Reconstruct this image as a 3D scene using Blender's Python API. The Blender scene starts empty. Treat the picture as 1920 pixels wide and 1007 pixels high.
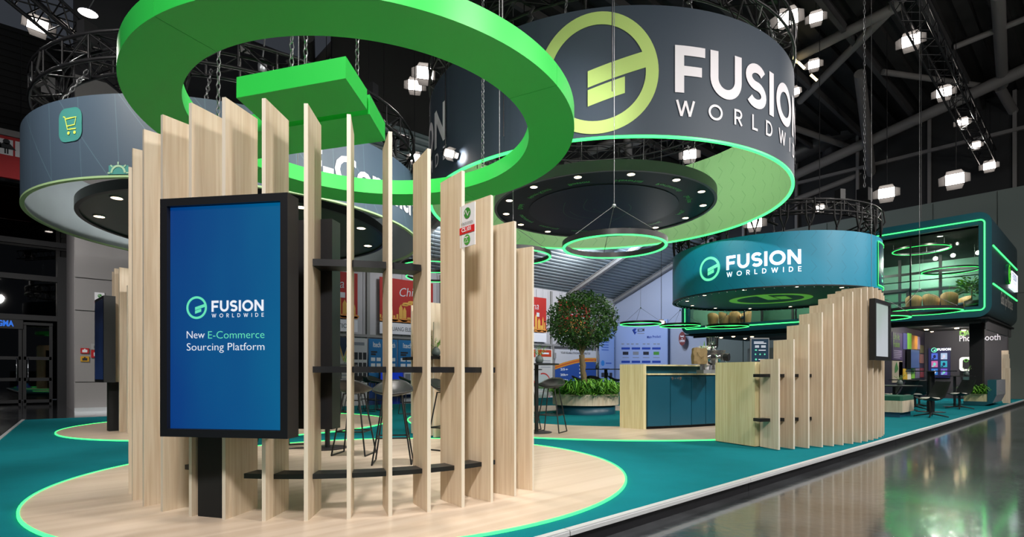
import bpy, bmesh, math, random
from mathutils import Vector, Matrix, Quaternion
random.seed(7)
C = bpy.context.scene.collection
PI = math.pi
cos, sin, rad = math.cos, math.sin, math.radians

# ------------------------------------------------------------------ camera
F, HZ, EYE = 1020.0, 700.0, 1.06            # focal length and horizon in pixels of the 1920 x 1007 frame, eye height
YC, YS = 0.744, 0.668                        # yaw of the view against the booth grid (world X runs along the kerb)
cam = bpy.data.cameras.new('camera'); cam.sensor_width = 36; cam.lens = 36 * F / 1920
cam.shift_y = (HZ - 503.5) / 1920; cam.clip_end = 300
co = bpy.data.objects.new('camera', cam); C.objects.link(co)
co.location = (0, 0, EYE); co.rotation_euler = (PI / 2, 0, -math.atan2(YS, YC))
bpy.context.scene.camera = co

# ------------------------------------------------------------------ world, exposure, big lights
sc = bpy.context.scene
sc.view_settings.view_transform = 'Standard'; sc.view_settings.look = 'None'
sc.view_settings.gamma = 1; sc.view_settings.exposure = 0.0; sc.view_settings.use_curve_mapping = False
w = bpy.data.worlds.new('hall_air'); sc.world = w; w.use_nodes = True
w.node_tree.nodes['Background'].inputs[0].default_value = (0.62, 0.7, 0.85, 1)
w.node_tree.nodes['Background'].inputs[1].default_value = 0.05

def aim(o, target):
    o.rotation_euler = (Vector(target) - Vector(o.location)).to_track_quat('-Z', 'Y').to_euler()
def area(loc, target, power, size, col=(1, .95, .88), spread=None):  # unseen area lights: floodlight stand-ins and added fills
    l = bpy.data.lights.new('flood_or_fill', 'AREA'); l.energy = power; l.size = size; l.shape = 'DISK'; l.color = col
    if spread: l.spread = spread
    o = bpy.data.objects.new('flood_or_fill', l); C.objects.link(o); o.location = loc; aim(o, target); return o
def spot(loc, target, power, ang=60, r=.05, col=(1, .93, .84), blend=.6, parent=None):
    l = bpy.data.lights.new('beam', 'SPOT'); l.energy = power; l.spot_size = rad(ang); l.spot_blend = blend
    l.shadow_soft_size = r; l.color = col
    o = bpy.data.objects.new('beam', l); C.objects.link(o); o.location = loc; aim(o, target); return o

# unseen area lights standing in for truss floodlights, plus added fills for drums, walls and aisle
SP = rad(125)
area((17, -9, 8), (26, 2, 13.5), 260, 1.0, (1, .97, .93)); area((-4, 3, 8.5), (8, 14, 13.5), 150, 1.0, (1, .97, .93))      # added uplights out of view, brightening the roof steel
area((-1.5, -1.0, 6.6), (2.6, 4.9, .2), 290, .9, spread=SP)
area((4.2, -1.8, 6.6), (4.2, 4.6, .2), 180, .9, spread=SP)
area((9.5, -2.5, 7.4), (9.8, 4.6, .4), 310, .9, spread=SP)
area((16.0, -3.0, 7.6), (17.8, 5.6, 3.6), 520, .9)
area((22.0, -2.5, 7.0), (21.5, 5.0, .8), 260, .9)
area((7.2, 1.2, 6.4), (5.0, 9.3, 4.4), 55, .5, (1, .98, .95), spread=rad(40))  # added light to brighten the E-Commerce lettering
for t_ in ((.2, 12.3, 4.3), (3.5, 15.6, 4.3)): area((3.5, 12.26, 4.75), t_, 42, .3, (1, .97, .9))  # added fills inside the drum, brightening its grey lining
area((-1.5, 8.6, 6.8), (2.9, 12.2, .5), 85, .9, spread=SP)
area((2.8, 5.5, 7.8), (2.8, 5.5, 0), 150, .8, spread=rad(110))
area((-3.0, 17.0, 6.0), (1.8, 21.3, 2.0), 120, .8, (1, .96, .92), spread=rad(110))  # added fill on the grey clad block
area((15.0, 21.0, 7.7), (15.5, 24.6, 2.0), 115, 1.2, (.95, .97, 1))  # added fills on the aisle back wall, without fixtures
area((24.0, 20.0, 8.0), (25.5, 24.6, 2.0), 420, 1.2, (.95, .97, 1))
area((26.5, 19.0, 8.4), (32.8, 18.0, 3.0), 430, 1.2, (.68, .80, 1))  # added bluish fill on the end wall
area((19.0, 10.5, 6.9), (27.0, 16.0, 8.0), 130, .8, (.75, .85, 1))
for q_, t_ in (((10.45, 8.3, 6.9), (14.4, 8.3, 5.6)), ((10.45, 8.3, 6.9), (9.5, 12.4, 5.6)), ((10.45, 8.3, 6.9), (12.5, 4.6, 5.6))):      # added fill lights hidden above the ceiling disc, brightening the drum lining
    area(q_, t_, 95, .3, (1, .97, .9))

# ------------------------------------------------------------------ projection helpers: pixel of the photograph -> point in the hall
def P(px, py, D):
    x = (px - 960) * D / F
    return Vector((YC * x + YS * D, -YS * x + YC * D, EYE + (HZ - py) * D / F))
def G(px, py, Z=0.0): return P(px, py, F * (EYE - Z) / (py - HZ))
def ray(px):
    d = (px - 960) / F
    return YC * d + YS, -YS * d + YC
def onX(px, X): a, b = ray(px); k = X / a; return b * k, k          # Y, depth
def onY(px, Y): a, b = ray(px); k = Y / b; return a * k, k          # X, depth
def Z(py, D): return EYE + (HZ - py) * D / F
def cyl(px, c, r):
    a, b = ray(px); n = math.hypot(a, b); a1, b1 = a / n, b / n
    m = a1 * c[0] + b1 * c[1]; q = r * r - (c[0] ** 2 + c[1] ** 2 - m * m)
    t = m - math.sqrt(max(q, 0)); x, y = a1 * t, b1 * t
    return math.atan2(y - c[1], x - c[0]), t / n

# ------------------------------------------------------------------ materials
def lin(c):
    if isinstance(c, str): c = [int(c[i:i + 2], 16) / 255 for i in (0, 2, 4)]
    return tuple(((v + .055) / 1.055) ** 2.4 if v > .04045 else v / 12.92 for v in c) + (1,)
MATS = {}
def mat(name, col, rough=.5, metal=0., emit=None, es=1., spec=None, bump=None, noise=None, trans=None):
    if name in MATS: return MATS[name]
    m = bpy.data.materials.new(name); m.use_nodes = True; nt = m.node_tree; b = nt.nodes['Principled BSDF']
    c = lin(col); b.inputs['Base Color'].default_value = c; b.inputs['Roughness'].default_value = rough
    b.inputs['Metallic'].default_value = metal; m.diffuse_color = c
    if spec is not None: b.inputs['Specular IOR Level'].default_value = spec
    if emit: b.inputs['Emission Color'].default_value = lin(emit); b.inputs['Emission Strength'].default_value = es
    tc = None
    if noise or bump:
        tc = nt.nodes.new('ShaderNodeTexCoord')
    if noise:      # (scale, amount)
        n = nt.nodes.new('ShaderNodeTexNoise'); n.inputs['Scale'].default_value = noise[0]; n.inputs['Detail'].default_value = 5
        nt.links.new(tc.outputs['Object'], n.inputs['Vector'])
        r = nt.nodes.new('ShaderNodeMapRange'); r.inputs[3].default_value = 1 - noise[1]; r.inputs[4].default_value = 1 + noise[1]
        nt.links.new(n.outputs[0], r.inputs[0])
        h = nt.nodes.new('ShaderNodeHueSaturation'); h.inputs['Color'].default_value = c
        nt.links.new(r.outputs[0], h.inputs['Value']); nt.links.new(h.outputs[0], b.inputs['Base Color'])
    if bump:       # (scale, strength)
        n2 = nt.nodes.new('ShaderNodeTexNoise'); n2.inputs['Scale'].default_value = bump[0]; n2.inputs['Detail'].default_value = 4
        nt.links.new(tc.outputs['Object'], n2.inputs['Vector'])
        bp = nt.nodes.new('ShaderNodeBump'); bp.inputs['Strength'].default_value = bump[1]; bp.inputs['Distance'].default_value = .01
        nt.links.new(n2.outputs[0], bp.inputs['Height']); nt.links.new(bp.outputs[0], b.inputs['Normal'])
    MATS[name] = m; return m
def wood(name, c1, c2, axis=2, rough=.45, fine=34.):
    m = bpy.data.materials.new(name); m.use_nodes = True; nt = m.node_tree; b = nt.nodes['Principled BSDF']
    tc = nt.nodes.new('ShaderNodeTexCoord'); oi = nt.nodes.new('ShaderNodeObjectInfo')
    mp = nt.nodes.new('ShaderNodeMapping'); s = [fine, fine, fine]; s[axis] = fine * .035
    mp.inputs['Scale'].default_value = s; nt.links.new(tc.outputs['Object'], mp.inputs[0])
    cx = nt.nodes.new('ShaderNodeCombineXYZ'); ml = nt.nodes.new('ShaderNodeMath'); ml.operation = 'MULTIPLY'; ml.inputs[1].default_value = 40
    nt.links.new(oi.outputs['Random'], ml.inputs[0])
    for i in range(3): nt.links.new(ml.outputs[0], cx.inputs[i])
    nt.links.new(cx.outputs[0], mp.inputs['Location'])
    n = nt.nodes.new('ShaderNodeTexNoise'); n.inputs['Scale'].default_value = 1; n.inputs['Detail'].default_value = 6; n.inputs['Distortion'].default_value = .4
    nt.links.new(mp.outputs[0], n.inputs['Vector'])
    r = nt.nodes.new('ShaderNodeValToRGB'); e = r.color_ramp.elements
    e[0].position = .36; e[0].color = lin(c2); e[1].position = .62; e[1].color = lin(c1)
    nt.links.new(n.outputs[0], r.inputs[0]); nt.links.new(r.outputs[0], b.inputs['Base Color'])
    b.inputs['Roughness'].default_value = rough; m.diffuse_color = lin(c1); MATS[name] = m; return m
def nmath(nt, op, a, b=None):
    n = nt.nodes.new('ShaderNodeMath'); n.operation = op
    for i, v in enumerate((a, b)):
        if v is None: continue
        if isinstance(v, (int, float)): n.inputs[i].default_value = v
        else: nt.links.new(v, n.inputs[i])
    return n.outputs[0]
def printed(name, base, line, kind, rough=.5):
    """drum fabric: kind 'chevron' prints thin > marks, kind 'rays' thin straight lines, in metres of UV"""
    m = bpy.data.materials.new(name); m.use_nodes = True; nt = m.node_tree; b = nt.nodes['Principled BSDF']
    uv = nt.nodes.new('ShaderNodeUVMap'); sx = nt.nodes.new('ShaderNodeSeparateXYZ'); nt.links.new(uv.outputs[0], sx.inputs[0])
    u, v = sx.outputs[0], sx.outputs[1]
    if kind == 'chevron':
        fv = nmath(nt, 'FRACT', nmath(nt, 'DIVIDE', v, .46)); k = nmath(nt, 'ABSOLUTE', nmath(nt, 'SUBTRACT', fv, .5))
        a = nmath(nt, 'FRACT', nmath(nt, 'ADD', nmath(nt, 'DIVIDE', u, .42), nmath(nt, 'MULTIPLY', k, .9)))
        mask = nmath(nt, 'MULTIPLY', nmath(nt, 'LESS_THAN', a, .035), nmath(nt, 'LESS_THAN', k, .36))
    else:
        a = nmath(nt, 'LESS_THAN', nmath(nt, 'FRACT', nmath(nt, 'DIVIDE', nmath(nt, 'ADD', u, nmath(nt, 'MULTIPLY', v, .75)), 1.05)), .012)
        c = nmath(nt, 'LESS_THAN', nmath(nt, 'FRACT', nmath(nt, 'DIVIDE', nmath(nt, 'ADD', u, nmath(nt, 'MULTIPLY', v, .06)), .62)), .014)
        mask = nmath(nt, 'MULTIPLY', nmath(nt, 'MAXIMUM', a, c), .6)
    mx = nt.nodes.new('ShaderNodeMix'); mx.data_type = 'RGBA'; mx.inputs[6].default_value = lin(base); mx.inputs[7].default_value = lin(line)
    nt.links.new(mask, mx.inputs[0]); nt.links.new(mx.outputs[2], b.inputs['Base Color']); b.inputs['Roughness'].default_value = rough
    m.diffuse_color = lin(base); MATS[name] = m; return m
def glass(name, tint, refl=.10):
    m = bpy.data.materials.new(name); m.use_nodes = True; nt = m.node_tree; nt.nodes.remove(nt.nodes['Principled BSDF'])
    o = nt.nodes['Material Output']; t = nt.nodes.new('ShaderNodeBsdfTransparent'); g = nt.nodes.new('ShaderNodeBsdfGlossy')
    t.inputs[0].default_value = lin(tint); g.inputs['Roughness'].default_value = .02
    fr = nt.nodes.new('ShaderNodeFresnel'); fr.inputs[0].default_value = 1.45
    ad = nmath(nt, 'ADD', nmath(nt, 'MULTIPLY', fr.outputs[0], .8), refl)
    mx = nt.nodes.new('ShaderNodeMixShader'); nt.links.new(ad, mx.inputs[0]); nt.links.new(t.outputs[0], mx.inputs[1]); nt.links.new(g.outputs[0], mx.inputs[2])
    nt.links.new(mx.outputs[0], o.inputs[0]); m.diffuse_color = lin(tint); MATS[name] = m; return m
def gradient_screen(name, c1, c2, es, axis=2, lo=0., hi=1.):
    m = bpy.data.materials.new(name); m.use_nodes = True; nt = m.node_tree; b = nt.nodes['Principled BSDF']
    tc = nt.nodes.new('ShaderNodeTexCoord'); sx = nt.nodes.new('ShaderNodeSeparateXYZ'); nt.links.new(tc.outputs['Generated'], sx.inputs[0])
    n = nt.nodes.new('ShaderNodeTexNoise'); n.inputs['Scale'].default_value = 1.2; nt.links.new(tc.outputs['Generated'], n.inputs['Vector'])
    k = nmath(nt, 'ADD', sx.outputs[axis], nmath(nt, 'MULTIPLY', nmath(nt, 'SUBTRACT', n.outputs[0], .5), .8))
    r = nt.nodes.new('ShaderNodeValToRGB'); e = r.color_ramp.elements
    e[0].position = lo; e[0].color = lin(c1); e[1].position = hi; e[1].color = lin(c2); nt.links.new(k, r.inputs[0])
    b.inputs['Base Color'].default_value = (.005, .005, .006, 1); b.inputs['Roughness'].default_value = .25
    nt.links.new(r.outputs[0], b.inputs['Emission Color']); b.inputs['Emission Strength'].default_value = es
    MATS[name] = m; return m

oak = wood('light_oak', 'dfceb8', 'cfb99f'); oak_side = mat('oak_edge', 'd9cfc0', .5)
oak_floor = wood('oak_floor', 'd9c6b3', 'ccb7a2', 0, .34, 9.)
oak_dark = wood('chair_oak', 'd9ae76', 'bf925c')
carpet = mat('teal_carpet', '0d7580', .95, noise=(3., .12), bump=(300., .5), spec=.1)
black = mat('satin_black', '16171b', .4); matt = mat('matt_black', '0d0e11', .8); steel_dark = mat('dark_steel', '2a2b2e', .4, .6)
rig = mat('rigging_black', '1d1d20', .45, .4); alu = mat('aluminium', 'bfc3c9', .35, .8); chrome = mat('chrome', 'e4e6ea', .12, 1.)
green = mat('logo_green', '30d052', .42); green2 = mat('logo_green_soffit', '30d052', .42)
neon = mat('green_neon', '0a3018', .4, emit='3cff6e', es=3.0); neon_soft = mat('green_neon_soft', '0a3018', .4, emit='2cff83', es=1.6)
navy = printed('slate_fabric', '425364', '5c7b88', 'rays'); big_navy = mat('slate_navy', '384453', .6); inner_grey = mat('pale_grey_lining', '8f9aa0', .6, noise=(3., .08))
inner_green = printed('green_lining', '86b87c', '669a62', 'chevron'); teal_fab = printed('teal_fabric', '0590b6', '057a9b', 'chevron')
lime = mat('lime_print', 'b9d47a', .6); white = mat('white_print', 'eeeaf2', .5); mint = mat('mint_light', '6fe8b4', .4, emit='6ff0b8', es=.9)
white_lit = mat('white_lit', 'ffffff', .4, emit='ffffff', es=1.1); trim_green = mat('pale_green_trim', '9fbf8c', .5)
soffit = mat('black_soffit', '121816', .35); soffit_green = mat('dark_green_soffit', '16351f', .3, noise=(1.2, .5))
lampglow = mat('lamp_glow', 'fff2d8', .3, emit='ffdfb0', es=14.); floodglow = mat('flood_glow', 'ffffff', .3, emit='fff1e6', es=16.)
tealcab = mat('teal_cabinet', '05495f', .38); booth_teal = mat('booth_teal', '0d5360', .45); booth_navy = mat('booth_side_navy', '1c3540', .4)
grey_panel = mat('grey_cladding', '8d8a8b', .6); grey_white = mat('aisle_wall', 'b9b7bb', .7); blue_white = mat('end_wall', 'a6aec2', .7)
facade = mat('facade_frame', '1f2127', .5); dark_wall = mat('black_shutter', '0b0c0e', .7)
red_sign = mat('red_sign', 'b3121c', .5); paper = mat('paper_white', 'e6e6ec', .6); ink = mat('ink', '23242c', .6)
pane = glass('facade_glass', '50555c', .05); booth_glass = glass('clear_glass', 'dfeae4', .0)
leaf_m = mat('leaf_green', '274e1a', .5, noise=(9., .45)); fern_m = mat('fern_green', '6aa436', .5, noise=(14., .4)); bark = mat('bark', '7d6a50', .9, bump=(40., .6))
berry = mat('red_berry', 'c32a1e', .4)

# ------------------------------------------------------------------ mesh builder
class MB:
    def __init__(s): s.v, s.f, s.m, s.s, s.uv = [], [], [], [], []
    def face(s, pts, m=0, sm=False, uv=None):
        i = len(s.v); s.v.extend(tuple(p) for p in pts); s.f.append(list(range(i, i + len(pts)))); s.m.append(m); s.s.append(sm); s.uv.append(uv)
        return s
    def grid(s, rows, m=0, sm=True, closed=False, uvs=None, flip=False):
        i = len(s.v); n = len(rows[0])
        for r in rows: s.v.extend(tuple(p) for p in r)
        for a in range(len(rows) - 1):
            for b in range(n if closed else n - 1):
                c = (b + 1) % n
                q = [i + a * n + b, i + a * n + c, i + (a + 1) * n + c, i + (a + 1) * n + b]
                u = [uvs[a][b], uvs[a][b + 1], uvs[a + 1][b + 1], uvs[a + 1][b]] if uvs else None
                if flip: q.reverse(); u = u[::-1] if u else None
                s.f.append(q); s.m.append(m); s.s.append(sm); s.uv.append(u)
        return s
    def box(s, c, d, rz=0., m=0, bev=0.):
        x, y, z = d[0] / 2, d[1] / 2, d[2] / 2; R = Matrix.Rotation(rz, 3, 'Z'); c = Vector(c)
        if bev:
            b = min(bev, x * .9, y * .9)
            pts = [(-x, -y + b), (-x + b, -y), (x - b, -y), (x, -y + b), (x, y - b), (x - b, y), (-x + b, y), (-x, y - b)]
        else: pts = [(-x, -y), (x, -y), (x, y), (-x, y)]
        pts = [c + R @ Vector((p[0], p[1], 0)) for p in pts]
        return s.prism([(p.x, p.y) for p in pts], c.z - z, c.z + z, m)
    def prism(s, poly, z0, z1, m=0, mtop=None, mbot=None, smooth=False):
        n = len(poly)
        ar = sum(poly[i][0] * poly[(i + 1) % n][1] - poly[(i + 1) % n][0] * poly[i][1] for i in range(n))
        if ar < 0: poly = poly[::-1]
        s.face([(p[0], p[1], z1) for p in poly], m if mtop is None else mtop)
        s.face([(p[0], p[1], z0) for p in poly[::-1]], m if mbot is None else mbot)
        if smooth:
            s.grid([[(p[0], p[1], z0) for p in poly], [(p[0], p[1], z1) for p in poly]], m, True, True)
        else:
            for i in range(n):
                a, b = poly[i], poly[(i + 1) % n]
                s.face([(a[0], a[1], z0), (b[0], b[1], z0), (b[0], b[1], z1), (a[0], a[1], z1)], m)
        return s
    def extrude(s, pts, d, m=0):       # planar 3-D outline pushed along vector d
        pts = [Vector(p) for p in pts]; d = Vector(d); n = len(pts)
        nn = sum(((pts[i] - pts[0]).cross(pts[(i + 1) % n] - pts[0]) for i in range(1, n)), Vector())
        if nn.dot(d) > 0: pts.reverse()
        q = [p + d for p in pts]
        s.face(pts, m); s.face(q[::-1], m)
        for i in range(n):
            j = (i + 1) % n; s.face([pts[j], pts[i], q[i], q[j]], m)
        return s
    def tube(s, pts, r, n=6, m=0, closed=False, caps=True):
        pts = [Vector(p) for p in pts]; k = len(pts); rows = []
        up = None
        for i, p in enumerate(pts):
            if closed: t = pts[(i + 1) % k] - pts[i - 1]
            else: t = pts[min(i + 1, k - 1)] - pts[max(i - 1, 0)]
            t.normalize()
            if up is None: up = Vector((0, 0, 1)) if abs(t.z) < .9 else Vector((1, 0, 0))
            a = t.cross(up)
            if a.length < 1e-4: a = t.cross(Vector((1, .3, 0)))
            a.normalize(); b = a.cross(t); up = b
            rr = r[i] if isinstance(r, (list, tuple)) else r
            rows.append([p + (a * cos(2 * PI * j / n) + b * sin(2 * PI * j / n)) * rr for j in range(n)])
        if closed: rows.append(rows[0])
        s.grid(rows, m, True, True, flip=True)
        if caps and not closed:
            s.face(rows[0], m); s.face(rows[-1][::-1], m)
        return s
    def ring(s, c, r0, r1, z0, z1, n=96, a0=0., a1=2 * PI, mo=0, mi=None, mb=None, mt=None):
        mi = mo if mi is None else mi; mb = mo if mb is None else mb; mt = mo if mt is None else mt
        A = [a0 + (a1 - a0) * i / n for i in range(n + 1)]
        pt = lambda r, a, z: (c[0] + r * cos(a), c[1] + r * sin(a), z)
        s.grid([[pt(r1, a, z0) for a in A], [pt(r1, a, z1) for a in A]], mo, True, uvs=[[(a * r1, z0) for a in A], [(a * r1, z1) for a in A]])
        if r0 > 0: s.grid([[pt(r0, a, z0) for a in A], [pt(r0, a, z1) for a in A]], mi, True, flip=True, uvs=[[(-a * r0, z0) for a in A], [(-a * r0, z1) for a in A]])
        s.grid([[pt(r0, a, z1) for a in A], [pt(r1, a, z1) for a in A]], mt, False, flip=True)
        s.grid([[pt(r0, a, z0) for a in A], [pt(r1, a, z0) for a in A]], mb, False)
        if abs(a1 - a0 - 2 * PI) > 1e-6:
            s.face([pt(r0, a0, z0), pt(r0, a0, z1), pt(r1, a0, z1), pt(r1, a0, z0)][::-1], mo)
            s.face([pt(r0, a1, z0), pt(r0, a1, z1), pt(r1, a1, z1), pt(r1, a1, z0)], mo)
        return s
    def lathe(s, c, prof, n=24, m=0, sm=True, a0=0., a1=2 * PI):
        A = [a0 + (a1 - a0) * i / n for i in range(n + 1)]
        s.grid([[(c[0] + r * cos(a), c[1] + r * sin(a), c[2] + z) for a in A] for r, z in prof], m, sm)
        return s
    def ball(s, c, r, n=10, m=0, sc=(1, 1, 1)):
        rows = [[(c[0] + sc[0] * r * sin(t) * cos(a), c[1] + sc[1] * r * sin(t) * sin(a), c[2] - sc[2] * r * cos(t)) for a in [2 * PI * j / n for j in range(n)]] for t in [max(.02, min(PI - .02, PI * i / (n // 2 + 1))) for i in range(n // 2 + 2)]]
        return s.grid(rows, m, True, True)
    def build(s, name, mats, parent=None, world=True, loc=None):
        """world=True: vertices are in hall coordinates and are shifted to the parent's (unrotated) origin"""
        off = Vector((0, 0, 0))
        if parent is not None and world:
            p = parent
            while p is not None: off += Vector(p.location); p = p.parent
        if parent is None and loc is not None: off = Vector(loc)
        me = bpy.data.meshes.new(name)
        me.from_pydata([(x - off.x, y - off.y, z - off.z) for x, y, z in s.v], [], s.f)
        if not isinstance(mats, (list, tuple)): mats = [mats]
        for q in mats: me.materials.append(q)
        me.polygons.foreach_set('material_index', s.m); me.polygons.foreach_set('use_smooth', s.s)
        if any(s.uv):
            ul = me.uv_layers.new(name='UVMap')
            for p, u in zip(me.polygons, s.uv):
                if u:
                    for k, li in enumerate(p.loop_indices): ul.data[li].uv = u[k]
        me.update()
        o = bpy.data.objects.new(name, me); C.objects.link(o)
        if parent is not None: o.parent = parent
        elif loc is not None: o.location = loc
        return o
def tag(o, label, cat, group=None):
    o['label'] = label; o['category'] = cat
    if group: o['group'] = group
    return o
def thing(name, loc, label, cat, group=None, rz=0.):
    o = bpy.data.objects.new(name, None); C.objects.link(o); o.location = loc; o.rotation_euler = (0, 0, rz); o.empty_display_size = .1
    return tag(o, label, cat, group)
def structure(o): o['kind'] = 'structure'; return o
def stuff(o): o['kind'] = 'stuff'; return o
def kids(o): return [x for x in C.objects if x.parent == o]
def dup(root, loc, rz, label, group=None, scale=None):
    r = root.copy(); C.objects.link(r); r.location = loc; r.rotation_euler = (0, 0, rz); r['label'] = label
    if group: r['group'] = group
    if scale: r.scale = (scale,) * 3
    for ch in list(root.children):
        c = ch.copy(); C.objects.link(c); c.parent = r
        for g in list(ch.children):
            d = g.copy(); C.objects.link(d); d.parent = c
    return r

# ------------------------------------------------------------------ lettering
def arc(cx, cy, rx, ry, a0, a1, n=14): return [(cx + rx * cos(rad(a0 + (a1 - a0) * i / n)), cy + ry * sin(rad(a0 + (a1 - a0) * i / n))) for i in range(n + 1)]
def glyph(ch, t):
    h = t / 2
    if ch == 'F': return .70, [[(h, 0), (h, 1)], [(t, 1 - h), (.70, 1 - h)], [(t, .47), (.62, .47)]]
    if ch == 'E': return .62, [[(h, 0), (h, 1)], [(t, 1 - h), (.62, 1 - h)], [(t, .5), (.56, .5)], [(t, h), (.62, h)]]
    if ch == 'U': return .86, [[(h, 1)] + arc(.43, .43, .43 - h, .43 - h, 180, 360, 18) + [(.86 - h, 1)]]
    if ch == 'S':
        r = (.5 - h) / 2
        return .74, [arc(.37, .5 + r, .37 - h, r, 28, 270, 16) + arc(.37, .5 - r, .37 - h, r, 90, -152, 16)[1:]]
    if ch == 'I': return t, [[(h, 0), (h, 1)]]
    if ch == 'O': return 1.06, [arc(.53, .5, .53 - h, .5 - h, 0, 360, 36)]
    if ch == 'N': return .88, [[(h, 0), (h, 1)], [(.88 - h, 0), (.88 - h, 1)], [(h * 1.25, 1 - h * .9), (.88 - h * 1.25, h * .9)]]
    if ch == 'W': return 1.28, [[(h, 1), (.36, .02)], [(.36, .02), (.64, .97)], [(.64, .97), (.92, .02)], [(.92, .02), (1.28 - h, 1)]]
    if ch == 'R': return .68, [[(h, 0), (h, 1)], [(t, 1 - h), (.36, 1 - h)] + arc(.36, .69, .3 - h + .02, .31 - h, 90, -90, 12) + [(t, .38 + h)], [(.36, .4), (.64, .0)]]
    if ch == 'L': return .56, [[(h, 0), (h, 1)], [(t, h), (.56, h)]]
    if ch == 'D': return .82, [[(h, 0), (h, 1)], [(t, 1 - h), (.34, 1 - h)] + arc(.34, .5, .48 - h, .5 - h, 90, -90, 16) + [(t, h)]]
    return .5, []
def strokes(text, t, gap):
    x = 0; out = []
    for ch in text:
        wd, ls = glyph(ch, t); out += [[(px + x, py) for px, py in l] for l in ls]; x += wd + gap
    return out, x - gap
def ribbon(mb, pl, t, fn, m=0, step=.12):
    pts = [pl[0]]
    for a, b in zip(pl, pl[1:]):
        k = max(1, int(math.hypot(b[0] - a[0], b[1] - a[1]) / step))
        pts += [(a[0] + (b[0] - a[0]) * i / k, a[1] + (b[1] - a[1]) * i / k) for i in range(1, k + 1)]
    L, R = [], []; n = len(pts); cl = math.hypot(pts[0][0] - pts[-1][0], pts[0][1] - pts[-1][1]) < 1e-6
    for i, p in enumerate(pts):
        a = pts[i - 1] if i else (pts[-2] if cl else p); b = pts[i + 1] if i < n - 1 else (pts[1] if cl else p)
        dx, dy = b[0] - a[0], b[1] - a[1]; l = math.hypot(dx, dy) or 1; nx, ny = -dy / l * t / 2, dx / l * t / 2
        L.append((p[0] + nx, p[1] + ny)); R.append((p[0] - nx, p[1] - ny))
    mb.grid([[fn(*p) for p in L], [fn(*p) for p in R]], m, False)
def flat_fn(o, u, v=(0, 0, 1)):
    o, u, v = Vector(o), Vector(u), Vector(v); return lambda x, y: o + u * x + v * y
def cyl_fn(c, r, a0, z0): return lambda x, y: Vector((c[0] + r * cos(a0 + x / r), c[1] + r * sin(a0 + x / r), z0 + y))
def scaled(fn, s, dx=0., dy=0.): return lambda x, y: fn(x * s + dx, y * s + dy)
def wordmark(parent, fn, height, mt, name='lettering', small=True, width_only=False):
    """FUSION with a letter-spaced WORLDWIDE underneath, left end of the F at fn(0, 0)"""
    t = .205; ls, wd = strokes('FUSION', t, .13); mb = MB()
    for l in ls: ribbon(mb, l, t, scaled(fn, height))
    o = mb.build(name, mt, parent)
    if small:
        ls, w2 = strokes('WORLDWIDE', .15, .95); k = wd / w2; mb = MB()
        for l in ls: ribbon(mb, l, .15, scaled(fn, height * k, 0.02 * height, -height * (.16 + k)), step=.2)
        mb.build(name, mt, parent)
    return wd * height
def emblem(parent, fn, r, mt, name='emblem', ring=.2, zlim=None):
    mb = MB(); f2 = scaled(fn, r)
    if zlim: g = f2; f2 = lambda x, y: (lambda p: Vector((p.x, p.y, min(max(p.z, zlim[0]), zlim[1]))))(g(x, y))
    ribbon(mb, arc(0, 0, 1 - ring / 2, 1 - ring / 2, 0, 360, 72), ring, f2, step=9)
    def para(x0, x1, yl, yr, h, n=8):
        mb.grid([[f2(x0 + (x1 - x0) * i / n, yl + (yr - yl) * i / n) for i in range(n + 1)], [f2(x0 + (x1 - x0) * i / n, yl + (yr - yl) * i / n - h) for i in range(n + 1)]], 0, False)
    para(-.15, .84, .04, .335, .27); para(-.15, .45, -.27, -.09, .27)
    return mb.build(name, mt, parent)
def text(parent, body, fn, size, mt, name='lettering', bold=0., align='LEFT', space=1., world=True):
    cu = bpy.data.curves.new('t', 'FONT'); cu.body = body; cu.size = size; cu.offset = bold; cu.align_x = align; cu.space_character = space; cu.resolution_u = 3
    ob = bpy.data.objects.new('t', cu); C.objects.link(ob)
    dg = bpy.context.evaluated_depsgraph_get(); me = bpy.data.meshes.new_from_object(ob.evaluated_get(dg))
    mb = MB(); vs = [fn(v.co.x, v.co.y) for v in me.vertices]
    mb.v = [tuple(v) for v in vs]; mb.f = [list(p.vertices) for p in me.polygons]; mb.m = [0] * len(mb.f); mb.s = [False] * len(mb.f); mb.uv = [None] * len(mb.f)
    bpy.data.objects.remove(ob); bpy.data.curves.remove(cu); bpy.data.meshes.remove(me)
    return mb.build(name, mt, parent, world)
def fit_text(parent, body, fn, x0, x1, y0, size, m, bold=0., **kw):
    """set a line of type between x0 and x1 of a flat frame"""
    o = text(parent, body, lambda x, y: Vector((x, y, 0)), size, m, bold=bold, world=False, **kw)
    xs = [v.co.x for v in o.data.vertices]; lo, hi = min(xs), max(xs); off = Vector((0, 0, 0)); p = parent
    while p is not None: off += Vector(p.location); p = p.parent
    for v in o.data.vertices: v.co = Vector(fn(x0 + (v.co.x - lo) / (hi - lo) * (x1 - x0), y0 + v.co.y)) - off
    return o
def rect(mb, fn, x0, y0, x1, y1, m=0, n=1):
    mb.grid([[fn(x0 + (x1 - x0) * i / n, y0) for i in range(n + 1)], [fn(x0 + (x1 - x0) * i / n, y1) for i in range(n + 1)]], m, False)
def rrect(mb, fn, x0, y0, x1, y1, r, m=0):
    pts = []
    for cx, cy, a in ((x1 - r, y1 - r, 0), (x0 + r, y1 - r, 90), (x0 + r, y0 + r, 180), (x1 - r, y0 + r, 270)):
        pts += arc(cx, cy, r, r, a, a + 90, 6)
    mb.face([fn(*p) for p in pts], m)
def disc(mb, fn, cx, cy, rx, ry, m=0, n=24): mb.face([fn(cx + rx * cos(2 * PI * i / n), cy + ry * sin(2 * PI * i / n)) for i in range(n)], m)

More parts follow.
